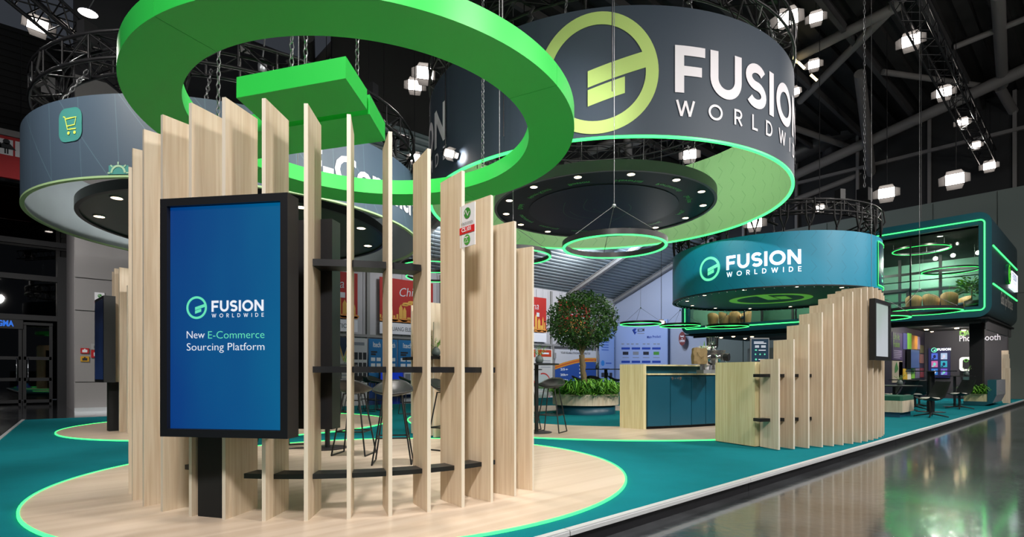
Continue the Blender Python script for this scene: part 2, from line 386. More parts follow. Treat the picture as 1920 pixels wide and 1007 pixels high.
# ================================================================== SETTING
FL = -.12                                                     # hall floor; the stand's platform top is z = 0
fm = bpy.data.materials.new('polished_concrete'); fm.use_nodes = True; nt = fm.node_tree; b = nt.nodes['Principled BSDF']
tc = nt.nodes.new('ShaderNodeTexCoord'); n1 = nt.nodes.new('ShaderNodeTexNoise'); n1.inputs['Scale'].default_value = .9; n1.inputs['Detail'].default_value = 8; n1.inputs['Roughness'].default_value = .65
nt.links.new(tc.outputs['Object'], n1.inputs['Vector']); r1 = nt.nodes.new('ShaderNodeValToRGB')
r1.color_ramp.elements[0].position = .35; r1.color_ramp.elements[0].color = lin('1c1e22'); r1.color_ramp.elements[1].position = .7; r1.color_ramp.elements[1].color = lin('505358')
nt.links.new(n1.outputs[0], r1.inputs[0]); nt.links.new(r1.outputs[0], b.inputs['Base Color'])
n2 = nt.nodes.new('ShaderNodeTexNoise'); n2.inputs['Scale'].default_value = 9; n2.inputs['Detail'].default_value = 6; nt.links.new(tc.outputs['Object'], n2.inputs['Vector'])
bp = nt.nodes.new('ShaderNodeBump'); bp.inputs['Strength'].default_value = .24; bp.inputs['Distance'].default_value = .02; nt.links.new(n2.outputs[0], bp.inputs['Height']); nt.links.new(bp.outputs[0], b.inputs['Normal'])
b.inputs['Roughness'].default_value = .16; b.inputs['Specular IOR Level'].default_value = .9; b.inputs['Coat Weight'].default_value = .9; b.inputs['Coat Roughness'].default_value = .09; b.inputs['Coat IOR'].default_value = 1.7
structure(MB().box((22, 9, FL - .05), (84, 54, .1)).build('floor', fm))

# roof of the main hall (dark trapezoid sheet) and of the side aisle (light sheet sloping down to the back wall)
roof_m = mat('dark_roof_sheet', '1b1a1a', .7); aisle_m = mat('light_roof_sheet', '7d888e', .6); beam_m = mat('roof_steel', '8b8a88', .6); beam_dark = mat('roof_steel_dark', '6d6a68', .6)
def corrugated(mb, x0, x1, y0, z0, y1, z1, pitch, depth, m=0):       # ribs run along X, stepping in Y
    n = int(abs(y1 - y0) / pitch); pr = []
    for i in range(n):
        for t, d in ((0, 0), (.45, 0), (.55, depth), (.95, depth)):
            k = (i + t) / n; pr.append((y0 + (y1 - y0) * k, z0 + (z1 - z0) * k + d))
    pr.append((y1, z1))
    mb.grid([[(x0, y, z) for y, z in pr], [(x1, y, z) for y, z in pr]], m, False)
mb = MB(); corrugated(mb, -20, 62, -16, 13.8, 17.2, 13.8, .8, .15)
roof = structure(mb.build('ceiling', roof_m))
mb = MB(); corrugated(mb, 7.6, 34, 17.2, 9.9, 25.2, 6.62, .28, .07)
structure(mb.build('ceiling', aisle_m))
mb = MB(); mb.box((21, 17.2, 11.9), (27, .1, 4.0)); structure(mb.build('wall_upper', dark_wall))
for i, x in enumerate((8.2, 14.2, 21.0, 27.6, 32.7)):        # sloping I-beams under the aisle roof
    mb = MB(); a = Vector((x, 17.2, 9.75)); d = Vector((x, 25.1, 6.5))
    for dz, wd, t in ((0, .26, .035), (-.24, .26, .035)):
        mb.extrude([a + Vector((-wd / 2, 0, dz)), a + Vector((wd / 2, 0, dz)), a + Vector((wd / 2, 0, dz - t)), a + Vector((-wd / 2, 0, dz - t))], d - a)
    mb.extrude([a + Vector((-.02, 0, -.03)), a + Vector((.02, 0, -.03)), a + Vector((.02, 0, -.24)), a + Vector((-.02, 0, -.24))], d - a)
    structure(mb.build('trim_%d' % (i + 1), beam_m))

# back wall of the aisle: panels of sheet metal, a steel post every bay
wb = structure(MB().box((18, 25.3, 3.2), (33.5, .2, 6.8)).build('wall_back', grey_white, loc=(0, 0, 0)))
mb = MB()
x = 1.6
bm_ = MB().box((0, 0, 0), (1.06, .03, 3.5)).build('panel', grey_white, wb); bm_.location = (x + .55, 25.185, 4.75)
for i in range(1, 28):
    c = bm_.copy(); C.objects.link(c); c.location = (x + .55 + 1.1 * i, 25.185 - .008 * (i % 2), 4.75)
for i in range(8):
    MB().box((8.45 + 4.4 * i, 25.12, 3.2), (.16, .12, 6.6)).build('post', beam_m, wb)
MB().box((18, 25.1, 2.93), (33, .14, .14)).build('rail', beam_m, wb)

# end wall: light lower wall with seams, dark glazing above
we = structure(MB().box((33.2, 9.5, 4.2), (.3, 31.6, 10.4), m=0).build('wall_right', mat('end_wall_green_grey', '6d7873', .7)))
MB().prism([(33.04, 17.0), (33.05, 17.0), (33.05, 25.2), (33.04, 25.2)], 0, 8.9).build('panel', blue_white, we)
for i in range(9):
    MB().box((33.02, 16.6 - 2.35 * i, 7.0), (.05, 2.3, 4.7)).build('panel', mat('end_wall_green_grey', '6d7873', .7), we)
    MB().box((33.02, 16.6 - 2.35 * i, 2.2), (.05, 2.3, 4.8)).build('panel', mat('end_wall_green_grey', '6d7873', .7), we)
structure(MB().box((33.4, 5, 11.6), (.2, 46, 4.4)).build('wall_right_upper', dark_wall))
for i in range(9):
    structure(MB().box((33.2, 15.5 - 3.1 * i, 11.6), (.14, .14, 4.4)).build('trim_%d' % (10 + i), beam_dark))
structure(MB().box((33.15, 5, 12.0), (.16, 46, .16)).build('trim_19', beam_dark))
# far side of the hall behind the double-decker
structure(MB().box((48, -12, 6.8), (30, .3, 13.8)).build('wall_far', mat('far_wall_green_grey', '56645d', .7)))

structure(MB().box((17.4, 26.4, 11.2), (32, .2, 10)).build('wall_back_upper', mat('upper_back_grey', '434345', .7)))
# left: black glazed entrance front, the shutter above it, grey clad block beside it
FY = 27.6
sh = structure(MB().box((-9, FY + .2, 9.6), (21.0, .2, 8.6)).build('wall_left', dark_wall))
mb = MB()
for i in range(34): mb.box((-9, FY + .08, 5.7 + .25 * i), (21, .05, .17))
stuff(mb.build('shutter_slats', mat('shutter_slat', '0a0a0c', .7), sh))
xr = onY(136, FY)[0]
wf = structure(MB().box((xr - .22, FY, 2.72), (.5, .4, 5.7)).build('window_1', facade))
kx = onY(118, FY)[0]
def fz(py, px=60): return Z(py, onY(px, FY)[1])
bars = [fz(y) for y in (345, 455, 521, 596)]
for z in bars: MB().box((kx - 6, FY, z), (12.4, .26, .2)).build('transom', facade, wf)
for i in range(4): MB().box((kx - 2.95 * (i + 1), FY, 2.75), (.14, .24, 5.6)).build('mullion', facade, wf)
for a, z in zip(bars, bars[1:]):
    for i in range(4): MB().box((kx - 1.47 - 2.95 * i, FY + .03, (a + z) / 2), (2.8, .02, abs(a - z) - .2)).build('pane', pane, wf)
ins = structure(MB().box((-6, FY + 4.5, 2.9), (16, .2, 6)).build('wall_lobby', mat('lobby_dark', '121216', .6)))
structure(MB().box((-6, FY + 2.3, 5.9), (16, 4.6, .1)).build('ceiling', mat('lobby_dark', '121216', .6)))
# entrance doors: two leaves each with three panes, pull handles
zt = fz(610); dmb = None
for j in range(3):
    xa, xb = kx - .3 - .88 * j, kx - .3 - .88 * (j + 1)
    dr = structure(MB().box(((xa + xb) / 2, FY, zt + .05), (.87, .2, .1)).build('door_%d' % (j + 1), facade))
    for xx in (xa - .06, xb + .06): MB().box((xx, FY - .02, (zt + FL) / 2), (.1, .08, zt - FL)).build('stile', facade, dr)
    zs = [FL + .12, FL + .95, FL + 1.75, zt]
    for z in zs[:3]: MB().box(((xa + xb) / 2, FY - .02, z), (.8, .08, .12)).build('door_rail', facade, dr)
    for a, z in zip(zs, zs[1:]): MB().box(((xa + xb) / 2, FY, (a + z) / 2), (.7, .02, z - a - .1)).build('pane', pane, dr)
    hx = xb + .16 if j % 2 == 0 else xa - .16
    MB().tube([(hx, FY - .07, FL + .9), (hx, FY - .14, FL + .95), (hx, FY - .14, FL + 1.7), (hx, FY - .07, FL + 1.75)], .022, 6).build('door_handle', chrome, dr)
# lit things of the lobby beyond the panes; the thin blue line imitates a reflection
def lobby_sign(x, z, wd, ht, colr, es, name, label):
    o = MB().box((0, 0, 0), (wd, .06, ht)).build(name, mat('lobby_' + colr, '101014', .4, emit=colr, es=es), None, False, (x, FY + 3.9, z)); return tag(o, label, 'screen')
for px, py, wpx, hpx, colr, es, lb in ((18, 637, 17, 26, '3fa7d8', .8, 'small blue lit screen behind the entrance doors'), (58, 700, 24, 12, '6b3fd0', .7, 'violet lit strip low behind the entrance doors'), (60, 634, 10, 20, 'b0aca8', .5, 'pale lit panel behind the right entrance door'),
                                      (92, 652, 26, 5, '2a66d8', .8, 'thin blue glowing line imitating the sign reflection in the entrance doors'), (28, 745, 5, 40, '7a3a9a', .4, 'dim purple strip behind the lowest door pane'), (85, 690, 22, 30, '4a3c78', .25, 'dim violet stand deep behind the right door')):
    q = P(px, py, 23.4); k = 23.4 / F; o = MB().box((0, 0, 0), (wpx * k * 1.3, .05, hpx * k)).build('lobby_screen', mat('lobby_' + colr, '101014', .4, emit=colr, es=es), None, False, q); tag(o, lb, 'screen')
xs_, Ds_ = onY(-15, FY - .16); xe_, _ = onY(26, FY - .16)
t = thing('lobby_sign', ((xs_ + xe_) / 2, FY - .14, Z(612, Ds_)), 'blue glowing company sign over the entrance doors', 'sign')
fit_text(t, 'SIGMA', flat_fn((0, FY - .16, Z(610, Ds_)), (1, 0, 0)), xs_, xe_, 0, .29, mat('blue_lit', '0a3a8a', .4, emit='1a6fe0', es=.8), .012)
MB().box(((xs_ + xe_) / 2, FY - .13, Z(606, Ds_)), (1.1, .03, .34)).build('backing', facade, t)
ceil_lamps = [(35, 436), (45, 459), (60, 491), (10, 381)]
for i, (px, py) in enumerate(ceil_lamps):
    q = P(px, py, 26.0 + .5 * i)
    t = thing('ceiling_downlight', q, ['round downlight second from the top over the entrance', 'small downlight under the second transom of the entrance', 'lowest small downlight seen at the entrance glass', 'round downlight topmost over the entrance glass'][i], 'lamp', 'downlights over the entrance')
    mb = MB(); mb.ring(q, .1, .2, q.z - .03, q.z + .1, 20); mb.build('rim', facade, t)
    mb = MB(); mb.lathe((q.x, q.y, q.z - .02), [(.19, 0), (.001, -.015)], 20); mb.build('lens', lampglow, t)
    MB().tube([q + Vector((0, 0, .1)), (q.x, q.y, q.z + 3.2)], .012, 5).build('rod', rig, t)
# red toilet sign hung from the shutter
SX0, sd = onY(-30, 24.4); SX1, sd2 = onY(62, 24.4)
t = thing('toilet_sign', ((SX0 + SX1) / 2, 24.4, Z(345, sd)), 'large red hanging sign with white toilet pictograms beside the black entrance', 'sign')
zc = lambda py: Z(py, onY(20, 24.4)[1])
MB().box(((SX0 + SX1) / 2, 24.4, (zc(258) + zc(335)) / 2), (SX1 - SX0, .12, zc(258) - zc(335))).build('board', red_sign, t)
MB().box(((SX0 + SX1) / 2, 24.4, zc(251)), (SX1 - SX0, .14, .2)).build('rail', grey_panel, t)
for xx in (SX0 + .3, SX1 - .3): MB().tube([(xx, 24.4, zc(246)), (xx, 24.4, zc(60))], .015, 5).build('cable', rig, t)
fn = flat_fn((0, 24.33, 0), (1, 0, 0)); fw = lambda x, y: Vector((x, 24.33, y)); fk = lambda x, y: Vector((x, 24.325, y))
for a, b in ((-22, 24.5), (28.5, 75)):
    xa, xb = onY(a, 24.4)[0], onY(b, 24.4)[0]; mb = MB(); rect(mb, fw, xa, zc(293), xb, zc(264)); mb.build('pictogram_field', paper, t)
    mb = MB()
    if a < 0:
        for k in (.27, .73):
            xx = xa + (xb - xa) * k; disc(mb, fk, xx, zc(268.5), .09, .09, n=12); rect(mb, fk, xx - .05, zc(291), xx - .01, zc(280)); rect(mb, fk, xx + .01, zc(291), xx + .05, zc(280))
            if k < .5: rect(mb, fk, xx - .15, zc(282), xx + .15, zc(272))
            else: mb.face([fk(xx - .08, zc(271)), fk(xx - .24, zc(282)), fk(xx + .24, zc(282)), fk(xx + .08, zc(271))])
    else:
        xx = xa + .45; disc(mb, fk, xx, zc(268.5), .08, .08, n=12); rect(mb, fk, xx - .08, zc(282), xx + .04, zc(271)); rect(mb, fk, xx, zc(284), xx + .3, zc(281))
        ribbon(mb, arc(xx + .05, zc(286), .26, .26, 120, 400, 20), .05, fk, step=9)
    mb.build('pictogram', ink, t)

# grey clad block
BY = 21.1
bx0 = onY(140, BY)[0]
gb = structure(MB().box((bx0 + 3.2, BY + 2.2, 5.0), (6.4, 4.0, 10.4)).build('wall_block', grey_panel))
zs = [fz for fz in (FL, Z(717, 16.5), Z(581, 16.5), Z(519, 16.5), Z(440, 16.5), 6.5, 8.4, 10.2)]
for a, z in zip(zs, zs[1:]):
    for k in range(3):
        MB().box((bx0 + 1.05 + 2.1 * k, BY + .17, (a + z) / 2), (2.07, .06, z - a - .03)).build('panel', grey_panel, gb)
MB().box((bx0 + 3.2, BY + .1, FL + .06), (6.4, .06, .12)).build('skirting', alu, gb)
def wallplate(px, py, wpx, hpx, m, name, label, icon):
    x, D = onY(px, BY); s = D / F; z = Z(py, D)
    o = thing(name, (x, BY + .12, z), label, 'sign')
    MB().box((x, BY + .12, z), (wpx * s, .03, hpx * s)).build('plate', m, o)
    mb = MB(); f = lambda u, v: Vector((x + u, BY + .1, z + v)); rect(mb, f, -wpx * s * .3, -hpx * s * .3, wpx * s * .3, hpx * s * .18); disc(mb, f, 0, hpx * s * .25, wpx * s * .1, wpx * s * .1, n=10)
    mb.build('symbol', icon, o)
wallplate(159.5, 657.5, 12.5, 10, red_sign, 'fire_alarm_sign', 'small dark red plate with white symbol on the grey wall', paper)
wallplate(159.5, 673, 12.5, 10, mat('sign_yellow', 'c9940e', .5), 'alarm_button_sign', 'small yellow plate under the red plate on the grey wall', ink)
wallplate(184, 663.5, 20, 14.5, red_sign, 'extinguisher_sign', 'red extinguisher plate beside the far display on the grey wall', paper)
wallplate(184, 650, 20, 11, mat('plate_grey', 'a09ea0', .5), 'notice_plate', 'pale grey notice plate above the red extinguisher plate', mat('plate_text', '6d6b6d', .6))
def fair_sign(o, u, sw, sh, label, name='booth_number_sign', d=.004):
    """hall plate: green disc, the word electronica, the red number bar, green recycling disc; o = lower left corner, u = reading direction"""
    u = Vector(u).normalized(); nrm = u.cross(Vector((0, 0, 1))); o = Vector(o)
    t = thing(name, o, label, 'sign')
    mb = MB(); mb.extrude([o, o + u * sw, o + u * sw + Vector((0, 0, sh)), o + Vector((0, 0, sh))], -nrm * .006); mb.build('board', paper, t)
    f = flat_fn(o + nrm * d, u); f2 = flat_fn(o + nrm * d * 2, u)
    mb = MB(); rect(mb, f, 0, sh * .315, sw, sh * .475); mb.build('number_bar', mat('bar_red', 'd5121e', .5), t)
    text(t, 'CS.101', scaled(f2, 1, sw * .5, sh * .36), sw * .23, white, bold=sw * .008, align='CENTER')
    text(t, 'electronica', scaled(f2, 1, sw * .52, sh * .53), sw * .17, ink, align='CENTER')
    mb = MB(); disc(mb, f, sw * .52, sh * .79, sw * .22, sw * .22); mb.build('green_disc', mat('leaf_print', '2c8a2e', .5), t)
    mb = MB(); ribbon(mb, [(sw * .36, sh * .77), (sw * .45, sh * .86), (sw * .58, sh * .72), (sw * .68, sh * .81)], sw * .045, f2, step=9); mb.build('zigzag', white, t)
    mb = MB(); disc(mb, f, sw * .5, sh * .16, sw * .21, sw * .21); mb.build('green_disc', mat('grass_print', '44a83c', .5), t)
    mb = MB(); ribbon(mb, [(sw * .38, sh * .1), (sw * .5, sh * .2), (sw * .6, sh * .1), (sw * .38, sh * .1)], sw * .03, f2, step=9); rect(mb, f2, sw * .38, sh * .205, sw * .62, sh * .228); mb.build('zigzag', white, t)
    return t
x0, D0 = onY(178, BY); x1, _ = onY(197, BY)
fair_sign((x0, BY + .12, Z(578, D0)), (1, 0, 0), x1 - x0, Z(547, D0) - Z(578, D0), 'white hall number plate with red bar on the grey wall')

# ================================================================== THE PLATFORM
KY, LX, BYK = 2.5, -.85, 16.65
pf = thing('carpeted_platform', (14, 9.5, FL), 'low teal carpeted stand platform with metal kerb and oak circles', 'platform')
mb = MB().prism([(LX, KY), (30.5, KY), (30.5, BYK), (.02, BYK)], FL + .0, 0.0); mb.build('carpet', carpet, pf)
plinth_m = mat('plinth_black', '1a1a1e', .35)
def edge_piece(a, b_, nrm):
    a, b_, nrm = Vector(a), Vector(b_), Vector(nrm)
    mb = MB(); mb.extrude([a, b_, b_ + nrm * .05, a + nrm * .05], (0, 0, .012)); mb.extrude([a + nrm * .05, b_ + nrm * .05, b_ + nrm * .05 + Vector((0, 0, -.028)), a + nrm * .05 + Vector((0, 0, -.028))], nrm * .004)
    mb.build('edge_trim', mat('edge_metal', 'd4d7db', .4, .25), pf)
    MB().extrude([a + Vector((0, 0, -.03)), b_ + Vector((0, 0, -.03)), b_ + Vector((0, 0, FL)), a + Vector((0, 0, FL))], nrm * .03).build('plinth', plinth_m, pf)
xs = [LX, 2.72, 5.4, 8.1, 10.8, 13.5, 16.2, 18.9, 21.6, 24.3, 27, 30.5]
for a, b_ in zip(xs, xs[1:]): edge_piece((a + .004, KY, .0), (b_ - .004, KY, .0), (0, -1, 0))
ys = [KY, 5.3, 8.1, 10.9, 13.7, BYK]
lx = lambda y: LX + (.02 - LX) * (y - KY) / (BYK - KY)
for a, b_ in zip(ys, ys[1:]): edge_piece((lx(a), a + .004, .0), (lx(b_), b_ - .004, .0), (-1, 0, 0))
C1 = (2.776, 5.516); C2 = (3.42, 12.36); C3 = (10.45, 8.3); CA2 = (9.94, 7.516)
def oak_circle(c, r, r0=0, a0=0, a1=2 * PI):
    if r0: mb = MB().ring(c, r0, r, 0, .012, 120)
    else: mb = MB().lathe((c[0], c[1], 0), [(.001, .012), (r, .012)], 120, sm=False)
    mb.build('oak_circle', oak_floor, pf)
    mb = MB().ring(c, r, r + .017, .0, .017, 140, a0, a1); mb.build('light_strip', neon, pf)
oak_circle(C1, 2.80); oak_circle(C2, 3.0)
oak_circle(C3, 4.66, 2.42, rad(120), rad(243))

# ================================================================== SLATTED OAK SCREENS
def slat(parent, c, th, r1, depth, top, thick=.028):
    d = Vector((cos(th), sin(th))); n = Vector((-sin(th), cos(th))) * thick / 2
    p = [Vector(c) + d * (r1 - depth) + n, Vector(c) + d * (r1 - depth) - n, Vector(c) + d * r1 - n, Vector(c) + d * r1 + n]
    mb = MB(); q = p
    mb.prism([(v.x, v.y) for v in q], .012, top)
    for k, (a, b_) in enumerate(zip(q, q[1:] + q[:1])): pass
    # narrow edge faces get the pale edge band
    for fi, f in enumerate(mb.f):
        v = [Vector(mb.v[i]) for i in f]; nn = (v[1] - v[0]).cross(v[2] - v[0]).normalized()
        if abs(nn.x * n.x + nn.y * n.y) < 1e-3: mb.m[fi] = 1
    mid = (Vector(c) + d * (r1 - depth / 2))
    o = mb.build('slat', [oak, oak_side], parent); return o
def shelf_arc(parent, c, th0, th1, ths, r0, r1, z, t, gap=.016, name='shelf'):
    cuts = [th0] + [a for a in ths if th0 < a < th1] + [th1]
    for a, b_ in zip(cuts, cuts[1:]):
        g = gap / r1
        MB().ring(c, r0, r1, z - t, z, 4, a + (g if a != th0 else 0), b_ - (g if b_ != th1 else 0)).build(name, black, parent)
A1 = [rad(a) for a in (-186.9, -177.8, -169.5, -161.2, -152.3, -144.1, -135.7, -127.6, -119.6, -111.7, -103.8, -96.0, -88.3, -80.6, -72.9)]
T1 = [2.859, 2.916, 2.982, 3.018, 3.039, 3.038, 3.009, 2.973, 2.917, 2.829, 2.752, 2.642, 2.511, 2.357, 2.193]
s1 = thing('slatted_screen', (C1[0], C1[1], 0), 'tall curved screen of upright oak slats behind the large blue display', 'screen')
for a, z in zip(A1, T1): slat(s1, C1, a, 2.11, .345, z)
shelf_arc(s1, C1, A1[5] + rad(2.2), A1[12] + rad(4), A1, 1.84, 2.0, .325, .036)
shelf_arc(s1, C1, A1[3] + rad(3), A1[4] - rad(.5), A1, 1.84, 2.0, .36, .036)
shelf_arc(s1, C1, A1[7] - rad(1.0), A1[12] + rad(4), A1, 1.84, 2.0, 1.11, .045)
shelf_arc(s1, C1, A1[7] - rad(.5), A1[9] + rad(7.2), A1, 1.80, 2.0, 1.895, .05)
# booth plate on the twelfth slat
a = A1[11]; q = Vector((C1[0] + 2.085 * cos(a), C1[1] + 2.085 * sin(a), 0)) + Vector((-.0155, 0, 0))
D = q.x * YS + q.y * YC
fair_sign((q.x, q.y, Z(466, D)), (0, -1, 0), .19, .325, 'white electronica plate with red number bar on an oak slat')
q = Vector((C1[0] + 1.93 * cos(A1[7] + .1), C1[1] + 1.93 * sin(A1[7] + .1), 1.11)); q = P(609, 688, (q.x * YS + q.y * YC)); q.z = 1.111
t = MB(); t.ball((0, 0, .022), .05, 12, 0, (1.15, .75, .42)); tag(t.build('computer_mouse', mat('mouse_grey', '6f7072', .25, .5), None, False, q), 'grey computer mouse lying on the middle shelf of the slatted screen', 'mouse')

# the big double-sided portrait display
th = rad(-140.4); n = Vector((cos(th), sin(th), 0)); tt = Vector((-sin(th), cos(th), 0)); c0 = Vector((C1[0], C1[1], 0)) + tt * .0355
dp = thing('portrait_display', (c0 + n * 2.1).to_tuple(), 'large blue portrait display on a black post in the oak screen', 'display')
def panel_box(mb, cen, w2, z0, z1, d0, d1, bez):     # frame with a recessed opening towards +n (d1 > d0)
    A = lambda s, z, d: cen + tt * s + n * d + Vector((0, 0, z))
    o = [(-w2, z0), (w2, z0), (w2, z1), (-w2, z1)]; i = [(-w2 + bez, z0 + bez), (w2 - bez, z0 + bez), (w2 - bez, z1 - bez), (-w2 + bez, z1 - bez)]
    fl = d1 < d0; rec = d1 - (.03 if not fl else -.03)
    for k in range(4):
        j = (k + 1) % 4
        for q in ([A(*o[k], d1), A(*o[j], d1), A(*i[j], d1), A(*i[k], d1)], [A(*i[k], d1), A(*i[j], d1), A(*i[j], rec), A(*i[k], rec)], [A(*o[j], d1), A(*o[k], d1), A(*o[k], d0), A(*o[j], d0)]):
            mb.face(q[::-1] if fl else q)
    mb.face([A(*p, d0) for p in o])
    mb.face([A(*p, rec) for p in i])
    return rec
zb, zt_ = .63, 2.245
mb = MB(); rec = panel_box(mb, c0, .467, zb, zt_, 2.215, 2.35, .052); mb.build('housing', black, dp)
mb = MB(); panel_box(mb, c0, .467, zb, zt_, 1.735, 1.60, .05); mb.build('rear_housing', black, dp)
MB().extrude([c0 + tt * -.39 + n * 2.12 + Vector((0, 0, .8)), c0 + tt * .39 + n * 2.12 + Vector((0, 0, .8)), c0 + tt * .39 + n * 2.12 + Vector((0, 0, 2.1)), c0 + tt * -.39 + n * 2.12 + Vector((0, 0, 2.1))], n * .095).build('mounting_plate', matt, dp)
scr = gradient_screen('blue_screen', '00387f', '005f8e', .95, 0, .0, 1.1)
S = lambda s, z, d=2.322: c0 + tt * s + n * d + Vector((0, 0, z))
MB().face([S(-.413, zb + .054), S(.413, zb + .054), S(.413, zt_ - .054), S(-.413, zt_ - .054)]).build('screen', scr, dp); dps = [x for x in C.objects if x.parent == dp and x.name.startswith('screen')][0]
wl = mat('screen_white', '0a0a0a', .4, emit='f2f6ff', es=.95); ml = mat('screen_mint', '0a0a0a', .4, emit='6ff5c4', es=.85)
D = c0.x * YS + c0.y * YC
def on_screen(px, py):           # where a pixel's ray meets the screen plane -> (s, z)
    a, b = ray(px); o = c0 + n * 2.324
    k = o.dot(n) / (a * n.x + b * n.y); p = Vector((a * k, b * k, 0)); return (p - c0).dot(tt), Z(py, k)
SF = lambda d: (lambda x, y: S(x, y, d))
sx, sz = on_screen(397, 585); sx2, _ = on_screen(494.5, 585); hz = on_screen(397, 564)[1] - sz
wd = strokes('FUSION', .205, .13)[1]
def nonuni(fn, sxx, syy, dx, dy): return lambda x, y: fn(x * sxx + dx, y * syy + dy)
k = (sx2 - sx) / (wd * hz)
wordmark(dps, nonuni(SF(2.326), k, 1, sx, sz), hz, wl)
ex, ez = on_screen(369, 577); emblem(dps, nonuni(SF(2.326), 1, 1, ex, ez), .077, ml)
fx, fz_ = on_screen(350.5, 635)
g = lambda px, py=635: on_screen(px, py)[0]
fit_text(dps, 'New', SF(2.326), g(350.5), g(384), on_screen(367, 634.5)[1], .073, wl, -.0006)
fit_text(dps, 'E-Commerce', SF(2.326), g(390.5), g(496), on_screen(440, 634.5)[1], .073, ml, -.0006)
fit_text(dps, 'Sourcing Platform', SF(2.326), g(350.5), g(496), on_screen(420, 657)[1], .073, wl, -.0006)
pa = rad(-148.2); pn = Vector((cos(pa), sin(pa), 0)); pc = Vector((C1[0], C1[1], 0)) + pn * 2.0
MB().box((pc.x, pc.y, .45), (.16, .213, .876), pa).build('post', matt, dp)

# second (far right) screen of slats, rising towards its landscape display
A2 = [rad(a) for a in (-116.9, -114.0, -110.9, -107.8, -105.0, -102.3, -99.2, -96.1, -93.4, -90.4, -87.2, -83.9, -81.2, -78.0, -75.2)]
T2 = [1.259, 1.531, 1.747, 1.926, 2.063, 2.178, 2.27, 2.337, 2.389, 2.414, 2.428, 2.427, 2.407, 2.388, 2.33]
s2 = thing('slatted_screen', (CA2[0], CA2[1], 0), 'rising curved screen of oak slats between the coffee bar and the aisle kerb', 'screen')
for a, z in zip(A2, T2): slat(s2, CA2, a, 4.954, .36, z, .026)
shelf_arc(s2, CA2, A2[0] - rad(2.2), A2[4] - rad(.6), A2, 4.66, 4.80, 1.05, .045)
shelf_arc(s2, CA2, A2[0] - rad(2.2), A2[4] - rad(.6), A2, 4.66, 4.80, .43, .045)
yp = 2.465
xa, da = onY(1641, yp); xb, db = onY(1670.5, yp)
d2 = thing('wall_display', ((xa + xb) / 2, yp + .1, Z(677, da)), 'white glowing display in a black frame on the end of the right slatted screen', 'display')
z0, z1 = Z(675, da), Z(559, da)
mb = MB()
mb.box(((xa + xb) / 2, yp + .055, (z0 + z1) / 2), (xb - xa, .05, z1 - z0))
for s in (0, 1):
    mb.box((xa + .03 if s == 0 else xb - .03, yp + .015, (z0 + z1) / 2), (.06, .03, z1 - z0)); mb.box(((xa + xb) / 2, yp + .015, z0 + .03 if s == 0 else z1 - .03), (xb - xa - .12, .03, .06))
mb.build('housing', black, d2)
fs = lambda x, y: Vector((x, yp + .026, y))
mb = MB(); rect(mb, fs, xa + .06, z0 + .06, xb - .06, z1 - .06); mb.build('screen', gradient_screen('white_screen', 'b9bec4', 'a4b3ac', 1.0, 2, .3, .9), d2)

# third screen beyond the first, at the left of the middle circle; fourth on the far left circle with its own display
s3 = thing('slatted_screen', (CA2[0], CA2[1], 0), 'distant oak slatted screen seen between the slats of the front screen', 'screen')
A3 = [rad(a) for a in (171.5, 174.5, 177.5, 180.5, 183.5)]; T3 = [2.25, 2.28, 2.25, 1.9, 1.35]
for a, z in zip(A3, T3): slat(s3, CA2, a, 4.954, .36, z, .026)
shelf_arc(s3, CA2, A3[0] - rad(2), A3[4] + rad(6), A3, 4.62, 5.05, 1.34, .05)
s4 = thing('slatted_screen', (C2[0], C2[1], 0), 'tall oak slatted screen at the far left of the stand', 'screen')
A4 = [rad(a) for a in (152, 160, 168, 176, 184, 192, 200)]; T4 = [2.6, 2.75, 2.85, 2.95, 2.97, 2.95, 2.6]
for a, z in zip(A4, T4): slat(s4, C2, a, 2.2, .36, z)
p0 = P(199, 720, 9.5); th4 = rad(183.6)
n4 = Vector((cos(th4), sin(th4), 0)); t4 = Vector((-sin(th4), cos(th4), 0)); c4 = Vector((C2[0], C2[1], 0)) + n4 * 2.24 - t4 * .05
d4 = thing('portrait_display', c4.to_tuple(), 'dark portrait display seen from the side on the far left slatted screen', 'display')
def slab(mb, c, n_, t_, s0, s1, d0, d1, z0, z1): mb.prism([((c + t_ * s + n_ * d).x, (c + t_ * s + n_ * d).y) for s, d in ((s0, d0), (s1, d0), (s1, d1), (s0, d1))], z0, z1)
mb = MB(); slab(mb, c4, n4, t4, -.45, .45, 0, .17, .9, 2.42); mb.build('housing', black, d4)
Sf = lambda s, z, d=.173: c4 + t4 * s + n4 * d + Vector((0, 0, z))
MB().face([Sf(-.41, .95), Sf(.41, .95), Sf(.41, 2.37), Sf(-.41, 2.37)]).build('screen', gradient_screen('far_screen', '1c2f55', '10182c', .5, 2, .1, .8), d4)
mb = MB(); slab(mb, c4, n4, t4, -.1, .1, -.12, .04, .012, .9); mb.build('post', matt, d4)

# ================================================================== THINGS OVERHEAD
def chain_mesh(mb, p, q, link=.075, r=.008):
    p, q = Vector(p), Vector(q); L = (q - p).length; n = max(2, int(L / link)); d = (q - p) / n
    up = d.normalized(); a = up.cross(Vector((1, .2, 0))).normalized(); b_ = up.cross(a)
    for i in range(n):
        c = p + d * (i + .5); s = a if i % 2 else b_
        pts = [c + s * (.022 * cos(t)) + up * (link * .68 * sin(t)) for t in [2 * PI * j / 6 for j in range(6)]]
        mb.tube(pts, r, 4, 0, True)
chain_m = mat('chain_steel', '77787b', .4, .7)
def chain(parent, p, q, **k): mb = MB(); chain_mesh(mb, p, q, **k); return mb.build('chain', chain_m, parent)
def wire(parent, pts, r=.006, name='cable', m=None): return MB().tube(pts, r * .8, 5).build(name, m or chain_m, parent)
def roof_z(y): return 13.78 if y < 17.2 else 9.93 - (y - 17.2) * .41

